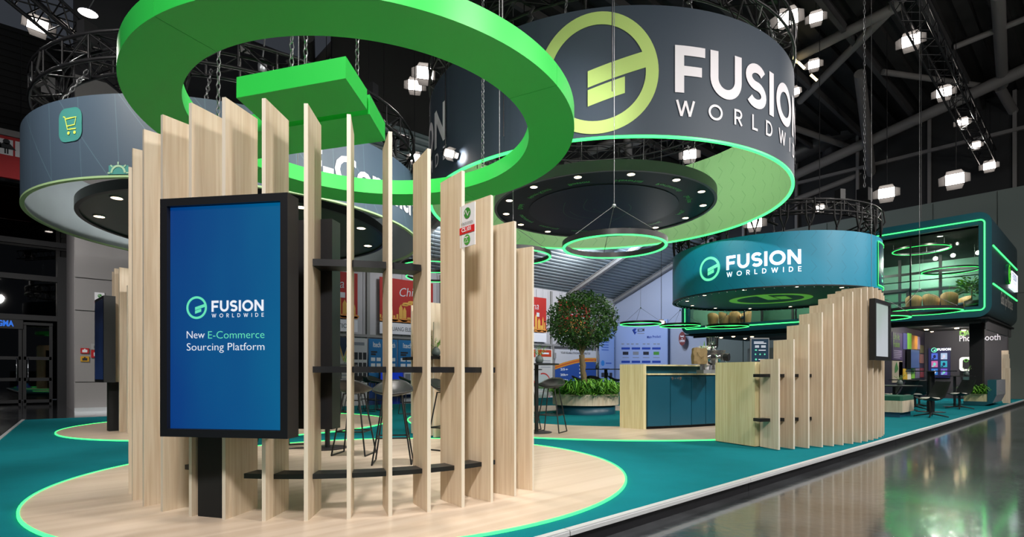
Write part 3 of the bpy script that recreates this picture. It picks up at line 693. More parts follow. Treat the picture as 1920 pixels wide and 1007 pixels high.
def camxy(x, d): return Vector((YC * x + YS * d, -YS * x + YC * d))
# green logo ring over the front circle
GZ0, GZ1 = 3.67, 3.87
CR = tuple(camxy(-1.59, 6.04))
gr = thing('hanging_logo_ring', (CR[0], CR[1], GZ0), 'huge bright green hanging ring with two bars above the front slatted screen', 'sign')
for i in range(4):
    MB().ring(CR, 1.775, 2.267, GZ0, GZ1, 40, rad(20 + 90 * i) + .0012, rad(110 + 90 * i) - .0012, mo=0, mb=1).build('ring_segment', [green, green2], gr)
def bar(pts):
    poly = [camxy(*p) for p in pts]; MB().prism([(v.x, v.y) for v in poly], GZ0, GZ1, 0, mbot=1).build('bar', [green, green2], gr)
bar([(-2.63, 5.19), (-1.486, 4.858), (-1.443, 5.411), (-2.587, 5.742)])
bar([(-1.44, 5.50), (-1.425, 6.106), (-3.08, 6.592), (-3.23, 6.026)])
for px, py, D in ((546, 150, 5.25), (572, 150, 5.35), (669, 170, 5.6), (905, 190, 7.85), (408, 120, 6.5)):
    q = P(px, py, D); chain(gr, (q.x, q.y, GZ1), (q.x, q.y, 13.7), link=.075, r=.006)
for a in (0, 90, 200, 280):
    q = (C1[0] + 1.95 * cos(rad(a)), C1[1] + 1.95 * sin(rad(a))); wire(gr, [(q[0], q[1], GZ1), (q[0], q[1], 12)], .008)

gr.rotation_euler = Matrix.Rotation(rad(-1.2), 3, Vector((YC, -YS, 0))).to_euler()      # hangs a touch out of level

def downlights(parent, c, r, z, angs, power=14, size=.055, every=1, ang=100):
    for i, a in enumerate(angs):
        x, y = c[0] + r * cos(rad(a)), c[1] + r * sin(rad(a)); mb = MB()
        mb.ring((x, y), size, size * 1.25, z - .012, z, 14, mo=0); mb.lathe((x, y, z - .004), [(size, 0), (.001, -.012)], 14, 1)
        mb.build('downlight', [alu, lampglow], parent)
        if i % every == 0: spot((x, y, z - .04), (x, y, 0), power * every, ang, .05)
def ring_truss(name, label, c, r, z0, z1, nseg, wdt=.32, seed=1, straps=None, m=rig):
    random.seed(seed)
    t = thing(name, (c[0], c[1], z0), label, 'truss', None)
    A = [2 * PI * i / 64 for i in range(64)]
    ch = [(r - wdt / 2, z0), (r + wdt / 2, z0), (r - wdt / 2, z1), (r + wdt / 2, z1)]
    for rr, z in ch: MB().tube([(c[0] + rr * cos(a), c[1] + rr * sin(a), z) for a in A], .028, 6, 0, True).build('chord', m, t)
    mb = MB(); pt = lambda k, i: (c[0] + ch[k][0] * cos(2 * PI * i / nseg), c[1] + ch[k][0] * sin(2 * PI * i / nseg), ch[k][1])
    for i in range(nseg):
        for a, b_ in ((0, 2), (1, 3), (0, 1), (2, 3)):
            mb.tube([pt(a, i), pt(b_, i + 1)] if i % 2 else [pt(b_, i), pt(a, i + 1)], .014, 4, caps=False)
        for a, b_ in ((0, 2), (1, 3)): mb.tube([pt(a, i), pt(b_, i)], .014, 4, caps=False)
    stuff(mb.build('bracing', m, t)); random.seed(11); return t
def hung_clutter(parent, c, r, z0, z1, n, seed):
    """motor hoists, cable bundles and round slings on a truss"""
    random.seed(seed)
    for i in range(n):
        a = 2 * PI * (i + .3 * random.random()) / n; x, y = c[0] + r * cos(a), c[1] + r * sin(a)
        k = i % 3
        if k == 0: MB().box((x, y, z1 + .16), (.2, .16, .3), a).build('hoist', rig, parent)
        elif k == 1:
            mb = MB(); pts = [(x + random.uniform(-.16, .16), y + random.uniform(-.16, .16), z1 + .05 - .09 * j) for j in range(int((z1 - z0 + .3) / .09) + 2)]; mb.tube(pts, .035, 5); mb.build('cable_bundle', matt, parent)
        else:
            mb = MB(); mb.tube([(x + .19 * cos(a) + .02 * s, y + .19 * sin(a), z1 + .04) for s in (0,)] + [(x + .24 * cos(a), y + .24 * sin(a), z1 - .3), (x, y, z0 - .35), (x - .24 * cos(a), y - .24 * sin(a), z1 - .3), (x - .19 * cos(a), y - .19 * sin(a), z1 + .04)], .022, 5); mb.build('sling', matt, parent)
    random.seed(11)
def drum(name, label, c, r, z0, z1, mo, mi, rim, n=128):
    t = thing(name, (c[0], c[1], z0), label, 'sign')
    MB().ring(c, r - .04, r, z0 + .03, z1, n, mo=0, mi=1, mb=2, mt=2).build('drum_wall', [mo, mi, alu], t)
    MB().ring(c, r - .055, r + .006, z0, z0 + .03, n).build('rim_light', rim, t)
    return t
# --- e-commerce drum over the far left circle
RE, E0, E1 = 3.557, 3.91, 5.13; CE = (3.51, 12.256)
ed = drum('hanging_drum', 'slate blue hanging drum with a shopping cart icon and E-Commerce lettering at left', CE, RE, E0, E1, navy, inner_grey, trim_green)
def on_drum(px, py, c, r, eps=.012):
    a, D = cyl(px, c, r); return a, Z(py, D)
a0, zt0 = on_drum(112, 207, CE, RE); a1, _ = on_drum(155, 205, CE, RE); _, zb0 = on_drum(133, 266, CE, RE)
f = cyl_fn(CE, RE + .012, a0, zb0); wdt = (a1 - a0) * RE; hgt = zt0 - zb0
icon_teal = mat('icon_teal', '3f8a84', .5); icon_lime = mat('icon_lime', 'cfe05a', .5, emit='cfe05a', es=.15)
mb = MB(); rrect(mb, f, 0, 0, wdt, hgt, .14); mb.build('cart_icon', icon_teal, ed)
f2 = lambda x, y: cyl_fn(CE, RE + .018, a0, zb0)(x * wdt, y * hgt); mb = MB()
for l in ([(.22, .76), (.30, .74), (.42, .36), (.78, .36)], [(.33, .68), (.78, .70), (.72, .48), (.39, .46)]): ribbon(mb, l, .035, f2, step=.2)
for x in (.46, .72): disc(mb, f2, x, .25, .055, .05, n=12)
mb.build('cart_outline', icon_lime, ed)
a0, zt0 = on_drum(205, 311, CE, RE); a1, _ = on_drum(242, 311, CE, RE)
f = cyl_fn(CE, RE + .012, a0, E0 + .04); wdt = (a1 - a0) * RE; mb = MB(); rect(mb, f, 0, 0, wdt, zt0 - E0 - .04, n=4); mb.build('chip_icon', icon_teal, ed)
f = cyl_fn(CE, RE + .018, a0, E0 + .04); mb = MB(); ribbon(mb, arc(wdt / 2, .02, .1, .1, 0, 180, 12), .03, f, step=9)
for k in range(5): ribbon(mb, [(wdt / 2 + .12 * cos(PI * k / 4), .02 + .12 * sin(PI * k / 4)), (wdt / 2 + .16 * cos(PI * k / 4), .02 + .16 * sin(PI * k / 4))], .02, f, step=9)
mb.build('chip_outline', mat('icon_pale', '9cc0a0', .5), ed)
a0, zz = on_drum(572, 318, CE, RE); a1, _ = on_drum(783, 400, CE, RE)
_, zc1 = on_drum(625, 283, CE, RE); _, zc0 = on_drum(625, 340, CE, RE)
f = cyl_fn(CE, RE + .014, a0, zc0); o = fit_text(ed, 'E-Commerce', f, 0, (a1 - a0) * RE, 0, (zc1 - zc0) * 1.36, white, .018)
for a in (-150, -115, -60, -20, 30, 90, 150):
    q = (CE[0] + (RE - .02) * cos(rad(a)), CE[1] + (RE - .02) * sin(rad(a))); chain(ed, (q[0], q[1], E1), (CE[0] + 3.2 * cos(rad(a)), CE[1] + 3.2 * sin(rad(a)), 5.75), link=.1, r=.01)
et = ring_truss('ring_truss', 'black ring truss full of cables above the slate blue drum at left', CE, 3.25, 5.72, 6.12, 40, .4, 3); hung_clutter(et, CE, 3.25, 5.72, 6.12, 26, 5)
ec = thing('hanging_light_disc', (CE[0], CE[1], 4.0), 'black round ceiling disc with downlights inside the slate blue drum', 'lamp')
MB().ring(CE, 2.78, 2.85, 4.0, 4.17, 96).build('rim', soffit, ec)
MB().ring(CE, 0, 2.78, 4.03, 4.15, 96).build('soffit', soffit_green, ec)
downlights(ec, CE, 2.52, 4.03, [22 + 36 * k for k in range(10)], 24, .085)
mb = MB(); fe = lambda x, y: Vector((CE[0] + x, CE[1] + y, 4.026))
ribbon(mb, arc(0, 0, 1.5, 1.5, 0, 360, 60), .2, fe, step=9); mb.build('ring_print', mat('dim_green_print', '245a2c', .4), ec)
for a in (45, 135, 225, 315): wire(ec, [(CE[0] + 2.4 * cos(rad(a)), CE[1] + 2.4 * sin(rad(a)), 4.15), (CE[0] + 2.9 * cos(rad(a)), CE[1] + 2.9 * sin(rad(a)), 5.72)], .008)

# --- the big drum over the middle
CB, RB, B0, B1 = (10.47, 8.38), 4.15, 5.01, 7.21
bd = drum('hanging_drum', 'largest slate grey hanging drum with lime emblem and white FUSION WORLDWIDE lettering', CB, RB, B0, B1, big_navy, inner_green, neon)
def big_mark(px_l, py_t, py_b, eps):
    a, D = cyl(px_l, CB, RB); zt1, zb1 = Z(py_t, D), Z(py_b, D); return a, zb1, zt1 - zb1
a, zb1, hh = big_mark(1265, 85, 173.5, 0)
wordmark(bd, cyl_fn(CB, RB + .015, a, zb1), hh, white)
a2, Dn = cyl(838, CB, RB); wordmark(bd, cyl_fn(CB, RB + .015, a2 - wd * hh / RB, zb1 + .06), hh, white)
ea0, D0 = cyl(1009, CB, RB); ea1, D1 = cyl(1235, CB, RB); er = (ea1 - ea0) * RB / 2; ea = (ea0 + ea1) / 2; _, De = cyl(1122, CB, RB)
emblem(bd, cyl_fn(CB, RB + .013, ea, Z(137, De)), er, lime, ring=.21, zlim=(B0 + .03, B1))
for a in range(0, 360, 30):
    q = (CB[0] + (RB - .02) * cos(rad(a)), CB[1] + (RB - .02) * sin(rad(a))); chain(bd, (q[0], q[1], B1), (CB[0] + 3.95 * cos(rad(a)), CB[1] + 3.95 * sin(rad(a)), 7.72), link=.11, r=.011)
bt = ring_truss('ring_truss', 'black ring truss above the largest slate grey drum', CB, 3.95, 7.7, 8.15, 44, .42, 4); hung_clutter(bt, CB, 3.95, 7.7, 8.15, 24, 8)
ld = thing('hanging_light_disc', (CB[0], CB[1], 5.02), 'large black ceiling disc with downlights and green city names inside the big drum', 'lamp')
MB().ring(CB, 2.56, 2.62, 5.02, 5.24, 110, mo=0).build('rim', mat('disc_rim', '6f6a76', .5), ld)
MB().ring(CB, 0, 2.56, 5.045, 5.2, 110, mo=0).build('soffit', mat('disc_soffit', '10141a', .5), ld)
MB().ring(CB, 0, 1.78, 5.035, 5.044, 90).build('map_field', mat('map_field', '0b121c', .45), ld)
city_green = mat('city_green', '3fae4a', .4, emit='2f9a3c', es=.04)
cam_az = math.degrees(math.atan2(-CB[1], -CB[0]))
for i, nm in enumerate(('Boston', 'Haverhill', 'Portsmouth', 'San Jose', 'Taipei', 'Seoul', 'Singapore', 'Shenzhen', 'Bangalore', 'Amsterdam', 'Dubai', 'Hong Kong')):
    am = rad(cam_az - 14 + 30 * i)
    fcity = lambda x, y, am=am: Vector((CB[0] + (2.05 - y) * cos(am + x / 2.05), CB[1] + (2.05 - y) * sin(am + x / 2.05), 5.04))
    text(ld, nm, fcity, .17, city_green, align='CENTER', bold=.003)
mb = MB(); fm_ = lambda x, y: Vector((CB[0] + x, CB[1] + y, 5.031))
for x0_, y0_, x1_, y1_, h_ in ((-.9, -.3, .2, .1, .35), (-.5, .6, .9, .2, .3), (.1, -.7, 1.0, .5, -.3), (-1.1, .2, .3, .9, .3), (-.2, .1, .9, -.4, .2)):
    ribbon(mb, [(x0_ + (x1_ - x0_) * k / 10, y0_ + (y1_ - y0_) * k / 10 + h_ * sin(PI * k / 10)) for k in range(11)], .012, fm_, step=9)
mb.build('route_lines', mat('route_green', '2d6a3a', .4), ld)
downlights(ld, CB, 2.36, 5.045, [cam_az + 14 + 25.7 * k for k in range(14)], 30, .075)
for a in (10, 100, 190, 280): wire(ld, [(CB[0] + 2.2 * cos(rad(a)), CB[1] + 2.2 * sin(rad(a)), 5.2), (CB[0] + 2.4 * cos(rad(a)), CB[1] + 2.4 * sin(rad(a)), 7.7)], .008)

# --- teal drum in front of the double-decker
kT = 17.5; cT = camxy(.474 * kT, kT); CT = (cT.x, cT.y); RT, T0, T1_ = 3.0, 3.40, 4.88
td = drum('hanging_drum', 'teal hanging drum with mint emblem and lit white FUSION WORLDWIDE lettering', CT, RT, T0, T1_, teal_fab, black, black)
a, D = cyl(1362.5, CT, RT); a_e, _ = cyl(1502.5, CT, RT); zb1 = Z(507, D); hh = Z(481, D) - zb1
k = (a_e - a) * RT / (strokes('FUSION', .205, .13)[1] * hh)
wordmark(td, nonuni(cyl_fn(CT, RT + .02, a, zb1), k, 1, 0, 0), hh, white_lit)
a, D = cyl(1330.5, CT, RT); emblem(td, cyl_fn(CT, RT + .02, a, Z(504.5, D)), (Z(482, D) - Z(527, D)) / 2, mint, ring=.2)
a0, _ = cyl(1644.5, CT, RT); fp = cyl_fn(CT, RT + .02, a0, T0 + .12)
mb = MB(); rect(mb, fp, .0, 0, 1.5, 1.22, n=12); mb.build('screen_print', mat('poster_navy', '0c2a44', .3, emit='0d2f55', es=.3), td)
fp2 = cyl_fn(CT, RT + .03, a0, T0 + .12); mb = MB()
for l in ([(0, 0), (0, 1.22)], [(0, 1.22), (1.5, 1.22)], [(1.5, 1.22), (1.5, 0)], [(1.5, 0), (0, 0)]): ribbon(mb, l, .03, fp2, step=.1)
mb.build('light_frame', neon, td)
mb = MB(); ribbon(mb, arc(.45, .76, .07, .07, 0, 360, 20), .025, fp2, step=9); ribbon(mb, [(.3, .35), (.36, .28), (.5, .3)], .02, fp2, step=9); rect(mb, fp2, .36, .12, .5, .2); mb.build('print_marks', mint, td)
MB().ring(CT, 0, RT - .06, T0 + .05, T0 + .12, 96).build('soffit', soffit_green, td)
mb = MB(); fT = lambda x, y: Vector((CT[0] + x, CT[1] + y, T0 + .046))
va = math.atan2(-CT[1], -CT[0])
er2 = 1.22; cc, ss = cos(va + PI / 2), sin(va + PI / 2)
fr = lambda x, y: Vector((CT[0] + x * cc + y * ss, CT[1] + x * ss - y * cc, T0 + .044))
emblem(td, lambda x, y: fr(-y - 0.0, x), er2, mat('soffit_lime', '7cc04a', .4, emit='6fbf3f', es=.35))
downlights(td, CT, 2.55, T0 + .05, [math.degrees(va) + 15 + 30 * k for k in range(12)], 26)
mb = MB()
for i in range(72):
    a = 2 * PI * i / 72; chain_x = (CT[0] + 2.86 * cos(a), CT[1] + 2.86 * sin(a)); mb.ball((chain_x[0], chain_x[1], T0 - .0), .025, 6)
stuff(mb.build('rim_fittings', chrome, td))
tt_ = ring_truss('ring_truss', 'black ring truss with slings on top of the teal drum', CT, 2.82, 5.42, 5.72, 36, .3, 6)
hung_clutter(tt_, CT, 2.82, 5.42, 5.72, 18, 9)
random.seed(5)
for i in range(26):
    a = 2 * PI * i / 26 + .05 * random.random(); p = lambda r_, da, z: (CT[0] + r_ * cos(a + da), CT[1] + r_ * sin(a + da), z)
    mb = MB(); mb.tube([p(2.97, -.035, 5.6), p(2.98, -.03, 5.25), p(2.96, 0, 4.97), p(2.98, .03, 5.25), p(2.97, .035, 5.6)], .03, 5)
    mb.tube([p(2.95, 0, 4.86), p(2.95, 0, 5.0)], .03, 5); mb.build('sling', matt, tt_)
for a in (20, 140, 260):
    q = (CT[0] + 2.82 * cos(rad(a)), CT[1] + 2.82 * sin(rad(a))); MB().box((q[0], q[1], 6.0), (.3, .25, .35), rad(a)).build('hoist', rig, tt_); chain(tt_, (q[0], q[1], 6.1), (q[0], q[1], 13.7), link=.12, r=.009)

# --- pendant neon hoops
def hoop(px, D, z, r, label, band=.085, apex=.62, ztop=None):
    q = P(px, 600, D); c = (q.x, q.y)
    t = thing('pendant_ring_lamp', (q.x, q.y, z), label, 'lamp', 'green ring pendants')
    MB().ring(c, r - .045, r, z + .006, z + band, 64).build('band', black, t)
    MB().ring(c, r - .042, r - .003, z - .006, z + .006, 64).build('light_strip', neon, t)
    top = Vector((q.x, q.y, z + apex))
    for a in (90, 210, 330):
        aa = rad(a - 40); wire(t, [(c[0] + (r - .02) * cos(aa), c[1] + (r - .02) * sin(aa), z + band), top], .006)
    wire(t, [top, (q.x, q.y, ztop or roof_z(q.y))], .006)
    MB().ball(top, .03, 8).build('joint', alu, t)
    return t
hoop(1151.5, 8.05, Z(464, 8.05), .765, 'nearest green ring pendant, hanging under the black disc of the big drum')
hoop(962, 10.7, Z(483, 10.7), .75, 'green ring pendant half hidden behind the right slats of the front screen')
hoop(1201, 20.3, Z(608.5, 20.3), .76, 'distant green ring pendant in front of the blue end wall')
hoop(1275, 21.0, Z(612, 21), .76, 'distant green ring pendant left of the coffee machine, overlapping the booth corner')
hoop(1363, 19.9, Z(613.5, 19.9), .75, 'distant green ring pendant above the coffee machine', apex=.45, ztop=3.45)
hoop(1724, 14.6, Z(586, 14.6), .92, 'green ring pendant in front of the double decker floor edge, right of the teal drum', apex=.62)
hoop(1634, 12.0, Z(598, 12.0), .72, 'green ring pendant half hidden behind the white display')
hoop(810, 14.5, Z(501, 14.5), .8, 'far green ring pendant seen between the slats, upper one')
hoop(815, 19.0, Z(520, 19.0), 1.0, 'far green ring pendant seen between the slats, lower one')

# ================================================================== DOUBLE-DECKER AT THE RIGHT
XF, YR, YL, XB = 23.6, 2.76, 14.05, 30.3; DZ0, DZ1 = 2.93, 6.42
bo = thing('double_deck_booth', (XF, YR, 0), 'two storey dark teal booth with glass upper floor outlined in green light', 'building')
def rrpts(y0, y1, z0, z1, r, n=6):
    out = []
    for cy_, cz_, a in ((y1 - r, z1 - r, 0), (y0 + r, z1 - r, 90), (y0 + r, z0 + r, 180), (y1 - r, z0 + r, 270)):
        out += [(cy_ + r * cos(rad(a + 90 * i / n)), cz_ + r * sin(rad(a + 90 * i / n))) for i in range(n + 1)]
    return out
O = rrpts(YR, YL, DZ0, DZ1, .38); I = rrpts(3.09, YL - .33, 3.29, 6.0, .02)
mb = MB(); nO = len(O)
ring = lambda pts, x: [(x, y, z) for y, z in pts]
for k in range(nO):
    j = (k + 1) % nO
    mb.face([(XF, *O[k]), (XF, *O[j]), (XF, *I[j]), (XF, *I[k])][::-1], 0)
    mb.face([(XF, *I[k]), (XF, *I[j]), (XF + .5, *I[j]), (XF + .5, *I[k])][::-1], 0)
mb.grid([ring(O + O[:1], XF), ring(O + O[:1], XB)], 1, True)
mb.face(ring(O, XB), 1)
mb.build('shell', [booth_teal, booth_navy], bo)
N = rrpts(2.94, YL - .18, 3.16, 6.15, .12)
MB().tube([(XF - .012, y, z) for y, z in N], .021, 6, 0, True).build('light_outline', neon, bo)
for z in (5.28, 4.02):    # light lines on the side face
    MB().box((27.0, YR - .012, z), (6.4, .024, .045)).build('light_line', neon, bo)
# side sign: lit emblem and white box, line of lettering
def side(px, py): X_, D_ = onY(px, YR); return X_, Z(py, D_)
ex_, ez_ = side(1886.5, 515)
f = lambda x, y: Vector((ex_ + x, YR - .1, ez_ + y))
MB().ring((0, 0), 0, .1, 0, .1, 8) and None
mb = MB()
for i in range(32):
    a, b_ = 2 * PI * i / 32, 2 * PI * (i + 1) / 32; mb.face([f(.37 * cos(a), .37 * sin(a)), f(.37 * cos(b_), .37 * sin(b_)), f(.37 * cos(b_), .37 * sin(b_)) + Vector((0, .1, 0)), f(.37 * cos(a), .37 * sin(a)) + Vector((0, .1, 0))], 0, True)
mb.build('sign_body', booth_navy, bo)
mb = MB(); disc(mb, f, 0, 0, .36, .36, n=32); mb.build('sign_disc', mat('sign_green', '123f12', .4, emit='52e03a', es=.9), bo)
emblem(bo, lambda x, y: f(x, y) + Vector((0, -.01, 0)), .27, mat('sign_dark', '0a2a0c', .5))
x0_, z0_ = side(1891, 523); x1_, _ = side(1902, 526); mb = MB(); mb.box(((x0_ + x1_) / 2, YR - .05, z0_ - .02), (x1_ - x0_, .1, .64)); mb.build('sign_box', mat('sign_white', 'ffffff', .4, emit='eef2ff', es=1.0), bo)
wordmark(bo, lambda x, y: Vector((x0_ + .08 + x * .9, YR - .105, z0_ - .02 + y)), .26, mat('sign_ink', '8a9ab0', .5))
x0_, z0_ = side(1876.5, 569); x1_, _ = side(1898.5, 580); fit_text(bo, 'Global Open Marketplace', lambda x, y: Vector((x, YR - .006, z0_ + y)), x0_, x1_, 0, .62, mat('side_letter', 'b9b7b2', .5), .004)
# upper room
MB().box((27, 8.4, 3.24), (6.5, 11.0, .1)).build('upper_floor', black, bo)
MB().box((27, 8.4, 6.03), (6.5, 11.0, .06)).build('upper_ceiling', matt, bo)
MB().box((30.1, 8.4, 4.65), (.1, 10.8, 2.75)).build('upper_wall', mat('upper_wall', '5d8a78', .6), bo)
MB().box((27, YL - .34, 4.65), (6.4, .06, 2.75)).build('upper_wall', mat('upper_wall', '5d8a78', .6), bo)
gys = [3.09, 5.05, 7.0, 9.0, 11.2, 13.7]
for y in gys[1:-1]: MB().box((XF + .46, y, 4.65), (.05, .045, 2.7)).build('glass_joint', black, bo)
for a, b_ in zip(gys, gys[1:]): MB().box((XF + .46, (a + b_) / 2, 4.65), (.012, b_ - a - .05, 2.7)).build('pane', booth_glass, bo)
for y in (3.4, 4.9, 6.3, 7.7, 9.2, 10.7, 12.2): MB().box((28.2, y, 4.6), (.09, .1, 2.7)).build('mullion', black, bo)
MB().box((28.2, 8.2, 4.55), (.08, 10.4, .1)).build('mullion', black, bo); MB().box((28.2, 8.2, 5.3), (.08, 10.4, .1)).build('mullion', black, bo)
mb = MB(); mb.box((28.15, 6.0, 3.95), (.12, .1, 1.3)); mb.box((28.15, 7.3, 3.95), (.12, .1, 1.3)); mb.box((28.15, 6.65, 4.62), (.12, 1.4, .12)); mb.box((28.15, 6.65, 4.1), (.1, 1.3, .08)); mb.build('inner_door', black, bo)
for a, b_ in zip((3.4, 4.9, 6.3, 7.7, 9.2, 10.7), (4.9, 6.3, 7.7, 9.2, 10.7, 12.2)): MB().box((28.2, (a + b_) / 2, 4.0), (.012, b_ - a - .12, 1.3)).build('pane', booth_glass, bo)
mb = MB(); mb.box((XF + .55, 8.4, 4.42), (.03, 10.6, .03)); mb.build('handrail', black, bo)
# lower storey
MB().box((27, 8.4, 2.9), (6.6, 11.1, .06)).build('lower_ceiling', matt, bo)
MB().box((25.6, 3.40, 1.45), (.46, .36, 2.9)).build('column', matt, bo)
mb = MB(); mb.box((27.2, 2.96, 2.72), (6.0, .06, .38)); mb.build('fascia', mat('fascia_grey', '5b585b', .5), bo)
MB().box((24.1, 8.4, 2.83), (.08, 10.6, .14)).build('fascia', mat('fascia_black', '10161a', .5), bo)
PW = 29.2
MB().box((PW + .06, 4.3, 1.45), (.12, 2.7, 2.9)).build('photo_wall', mat('photo_wall', '2c2930', .6), bo)
MB().box((29.3, 2.98, 1.4), (.1, .1, 2.8)).build('column', mat('fascia_grey', '5b585b', .5), bo)
CWY = 5.62
MB().box((26.2, CWY + .06, 1.45), (6.2, .12, 2.9)).build('collage_wall', mat('collage_wall', '231d30', .6), bo)
# grey cabinets below the far end of the deck
for i in range(6): MB().box((29.6, 8.0 + 1.0 * i, 1.2), (.5, .97, 2.4)).build('cabinet', mat('cabinet_grey', '6c7270', .6), bo)
mb = MB(); mb.box((29.3, 9.6, 1.75), (.02, .9, .6)); mb.box((29.3, 9.6, .6), (.02, .9, .9)); mb.build('cabinet_recess', matt, bo)
lamp_px = [(1737, 618), (1748, 622), (1761, 626), (1773, 629), (1794, 615.5), (1807, 619), (1818, 623)]
for i, (px, py) in enumerate(lamp_px + [(1375, 631), (1387, 628.5), (1397, 635), (1352, 633), (1410, 631.5)]):
    D = F * (2.86 - EYE) / (HZ - py); q = P(px, py, D); mb = MB(); mb.lathe((q.x, q.y, 2.865), [(.001, -.03), (.06, -.025), (.08, 0)], 14); mb.build('downlight', lampglow, bo)
    if i % 2 == 0: spot((q.x, q.y, 2.8), (q.x, q.y, 0), 45, 130, .08)
for p_, t_, e_ in (((27.2, 4.2, 2.75), (29.2, 4.2, 1.3), 45), ((25.6, 4.4, 2.75), (26.0, 5.6, 1.4), 45), ((27.5, 9.5, 2.75), (29.4, 10.5, 1.0), 40)): area(p_, t_, e_, .25)  # added fills for the photo wall, collage wall and cabinets
for p_, t_, e_ in (((26.0, 4.6, 5.9), (27.0, 4.8, 3.3), 150), ((26.0, 7.6, 5.9), (27.0, 7.8, 3.3), 150), ((26.0, 11.5, 5.9), (27.0, 11.7, 3.3), 160), ((28.9, 5.5, 5.8), (30.0, 5.5, 4.3), 110), ((28.9, 9.5, 5.8), (30.0, 9.5, 4.3), 110)): area(p_, t_, e_, .3)  # added fills brightening the upper room and its back wall
for y_ in (4.2, 6.0, 9.0, 12.0): area((24.15, y_, 5.92), (24.9, y_, 3.4), 55, .25, (1, .9, .76))  # added warm fills on the tub chairs behind the glass
# wall lettering, photo kiosk
def onPW(px, py): y_, D_ = onX(px, PW); return y_, Z(py, D_)
fW = lambda y, z: Vector((PW - .01, -y, z))
y0_, z0_ = onPW(1799, 640); y1_, _ = onPW(1876, 640); lw = y0_ - y1_
fit_text(bo, 'Photo Booth', fW, -y0_, -y1_, z0_, .36, white, .004)
y2_, z2_ = onPW(1809, 626.5); y3_, _ = onPW(1822, 626.5); fit_text(bo, 'AI', fW, -y2_, -y3_, z2_ - .08, .33, mat('ai_green', '6fa84f', .5), .004)
y2_, _ = onPW(1799, 626); mb = MB(); rrect(mb, fW, -y2_, z2_ - .07, -y2_ + .2, z2_ + .15, .04); mb.build('camera_symbol', mat('ai_green', '6fa84f', .5), bo)
mb = MB(); disc(mb, lambda y, z: fW(y, z) - Vector((.004, 0, 0)), -y2_ + .1, z2_ + .04, .05, .05, n=12); mb.build('camera_symbol', mat('photo_wall', '2c2930', .6), bo)
y_, z_ = onPW(1815, 683); kk = thing('selfie_kiosk', (PW - .35, y_, 0), 'white rounded photo kiosk on a dark post before the photo booth wall', 'kiosk')
fK = lambda y, z: Vector((PW - .42, y_ - y, z_ + z)); mb = MB(); pts = []
for cx_, cy_, a in ((.13, .2, 0), (-.13, .2, 90), (-.13, -.2, 180), (.13, -.2, 270)): pts += arc(cx_ * .75, cy_ * .85, .12, .12, a, a + 90, 5)
mb.extrude([fK(*p) for p in pts], (.12, 0, 0)); mb.build('head', mat('kiosk_white', 'd8d8d4', .4, emit='ffffff', es=.15), kk)
mb = MB(); rrect(mb, lambda y, z: fK(y, z) - Vector((.004, 0, 0)), -.11, -.2, .11, .2, .08); mb.build('screen', matt, kk)
mb = MB(); ribbon(mb, arc(0, .15, .06, .06, 0, 360, 16), .02, lambda y, z: fK(y, z) - Vector((.008, 0, 0)), step=9); mb.build('light_ring', mat('kiosk_green', '0a2a0c', .4, emit='6fe03a', es=.7), kk)
MB().box((PW - .33, y_, .55), (.1, .2, 1.1)).build('post', mat('kiosk_post', '1d3a3a', .5), kk); MB().box((PW - .33, y_, .02), (.4, .4, .03)).build('foot', matt, kk)
# picture screen on the wall
ya, za = onPW(1742, 653); yb, zb_ = onPW(1782, 708)
sk = thing('picture_display', (PW - .06, (ya + yb) / 2, zb_), 'blue wall display with six small pictures left of the photo booth lettering', 'display')
MB().box((PW - .06, (ya + yb) / 2, (za + zb_) / 2), (.1, ya - yb, za - zb_)).build('housing', mat('display_navy', '11123a', .4, emit='1c2160', es=.35), sk)
fS = lambda y, z: Vector((PW - .115, ya - y, zb_ + z)); wS, hS = ya - yb, za - zb_
cols = ['2f7fd0', '7a5fd0', 'd66fb0', '2fb0c8', '4f6fe0', 'b8d0f0']
for r_ in range(3):
    for c_ in range(2):
        x0_ = wS * (.14 + .44 * c_); z0_ = hS * (.09 + .26 * r_); mb = MB(); rect(mb, fS, x0_, z0_, x0_ + wS * .3, z0_ + hS * .21)
        mb.build('picture', mat('pic_%d' % (r_ * 2 + c_), '050505', .4, emit=cols[r_ * 2 + c_], es=.9), sk)
        mb = MB(); f3 = lambda y, z: fS(y, z) - Vector((.004, 0, 0)); disc(mb, f3, x0_ + wS * .15, z0_ + hS * .1, wS * .07, hS * .06, n=10); rect(mb, f3, x0_ + wS * .03, z0_ + hS * .01, x0_ + wS * .12, z0_ + hS * .05)
        mb.build('picture_detail', mat('pic_d%d' % ((r_ + c_) % 3), '050505', .4, emit=['e8e0f0', '7fe0d0', '101850'][(r_ + c_) % 3], es=.9), sk)
wordmark(sk, lambda x, y: fS(wS * .42 + x * .9, hS * .905 + y), .1, white_lit, small=False); emblem(sk, lambda x, y: fS(wS * .27 + x, hS * .93 + y), .1, mint)
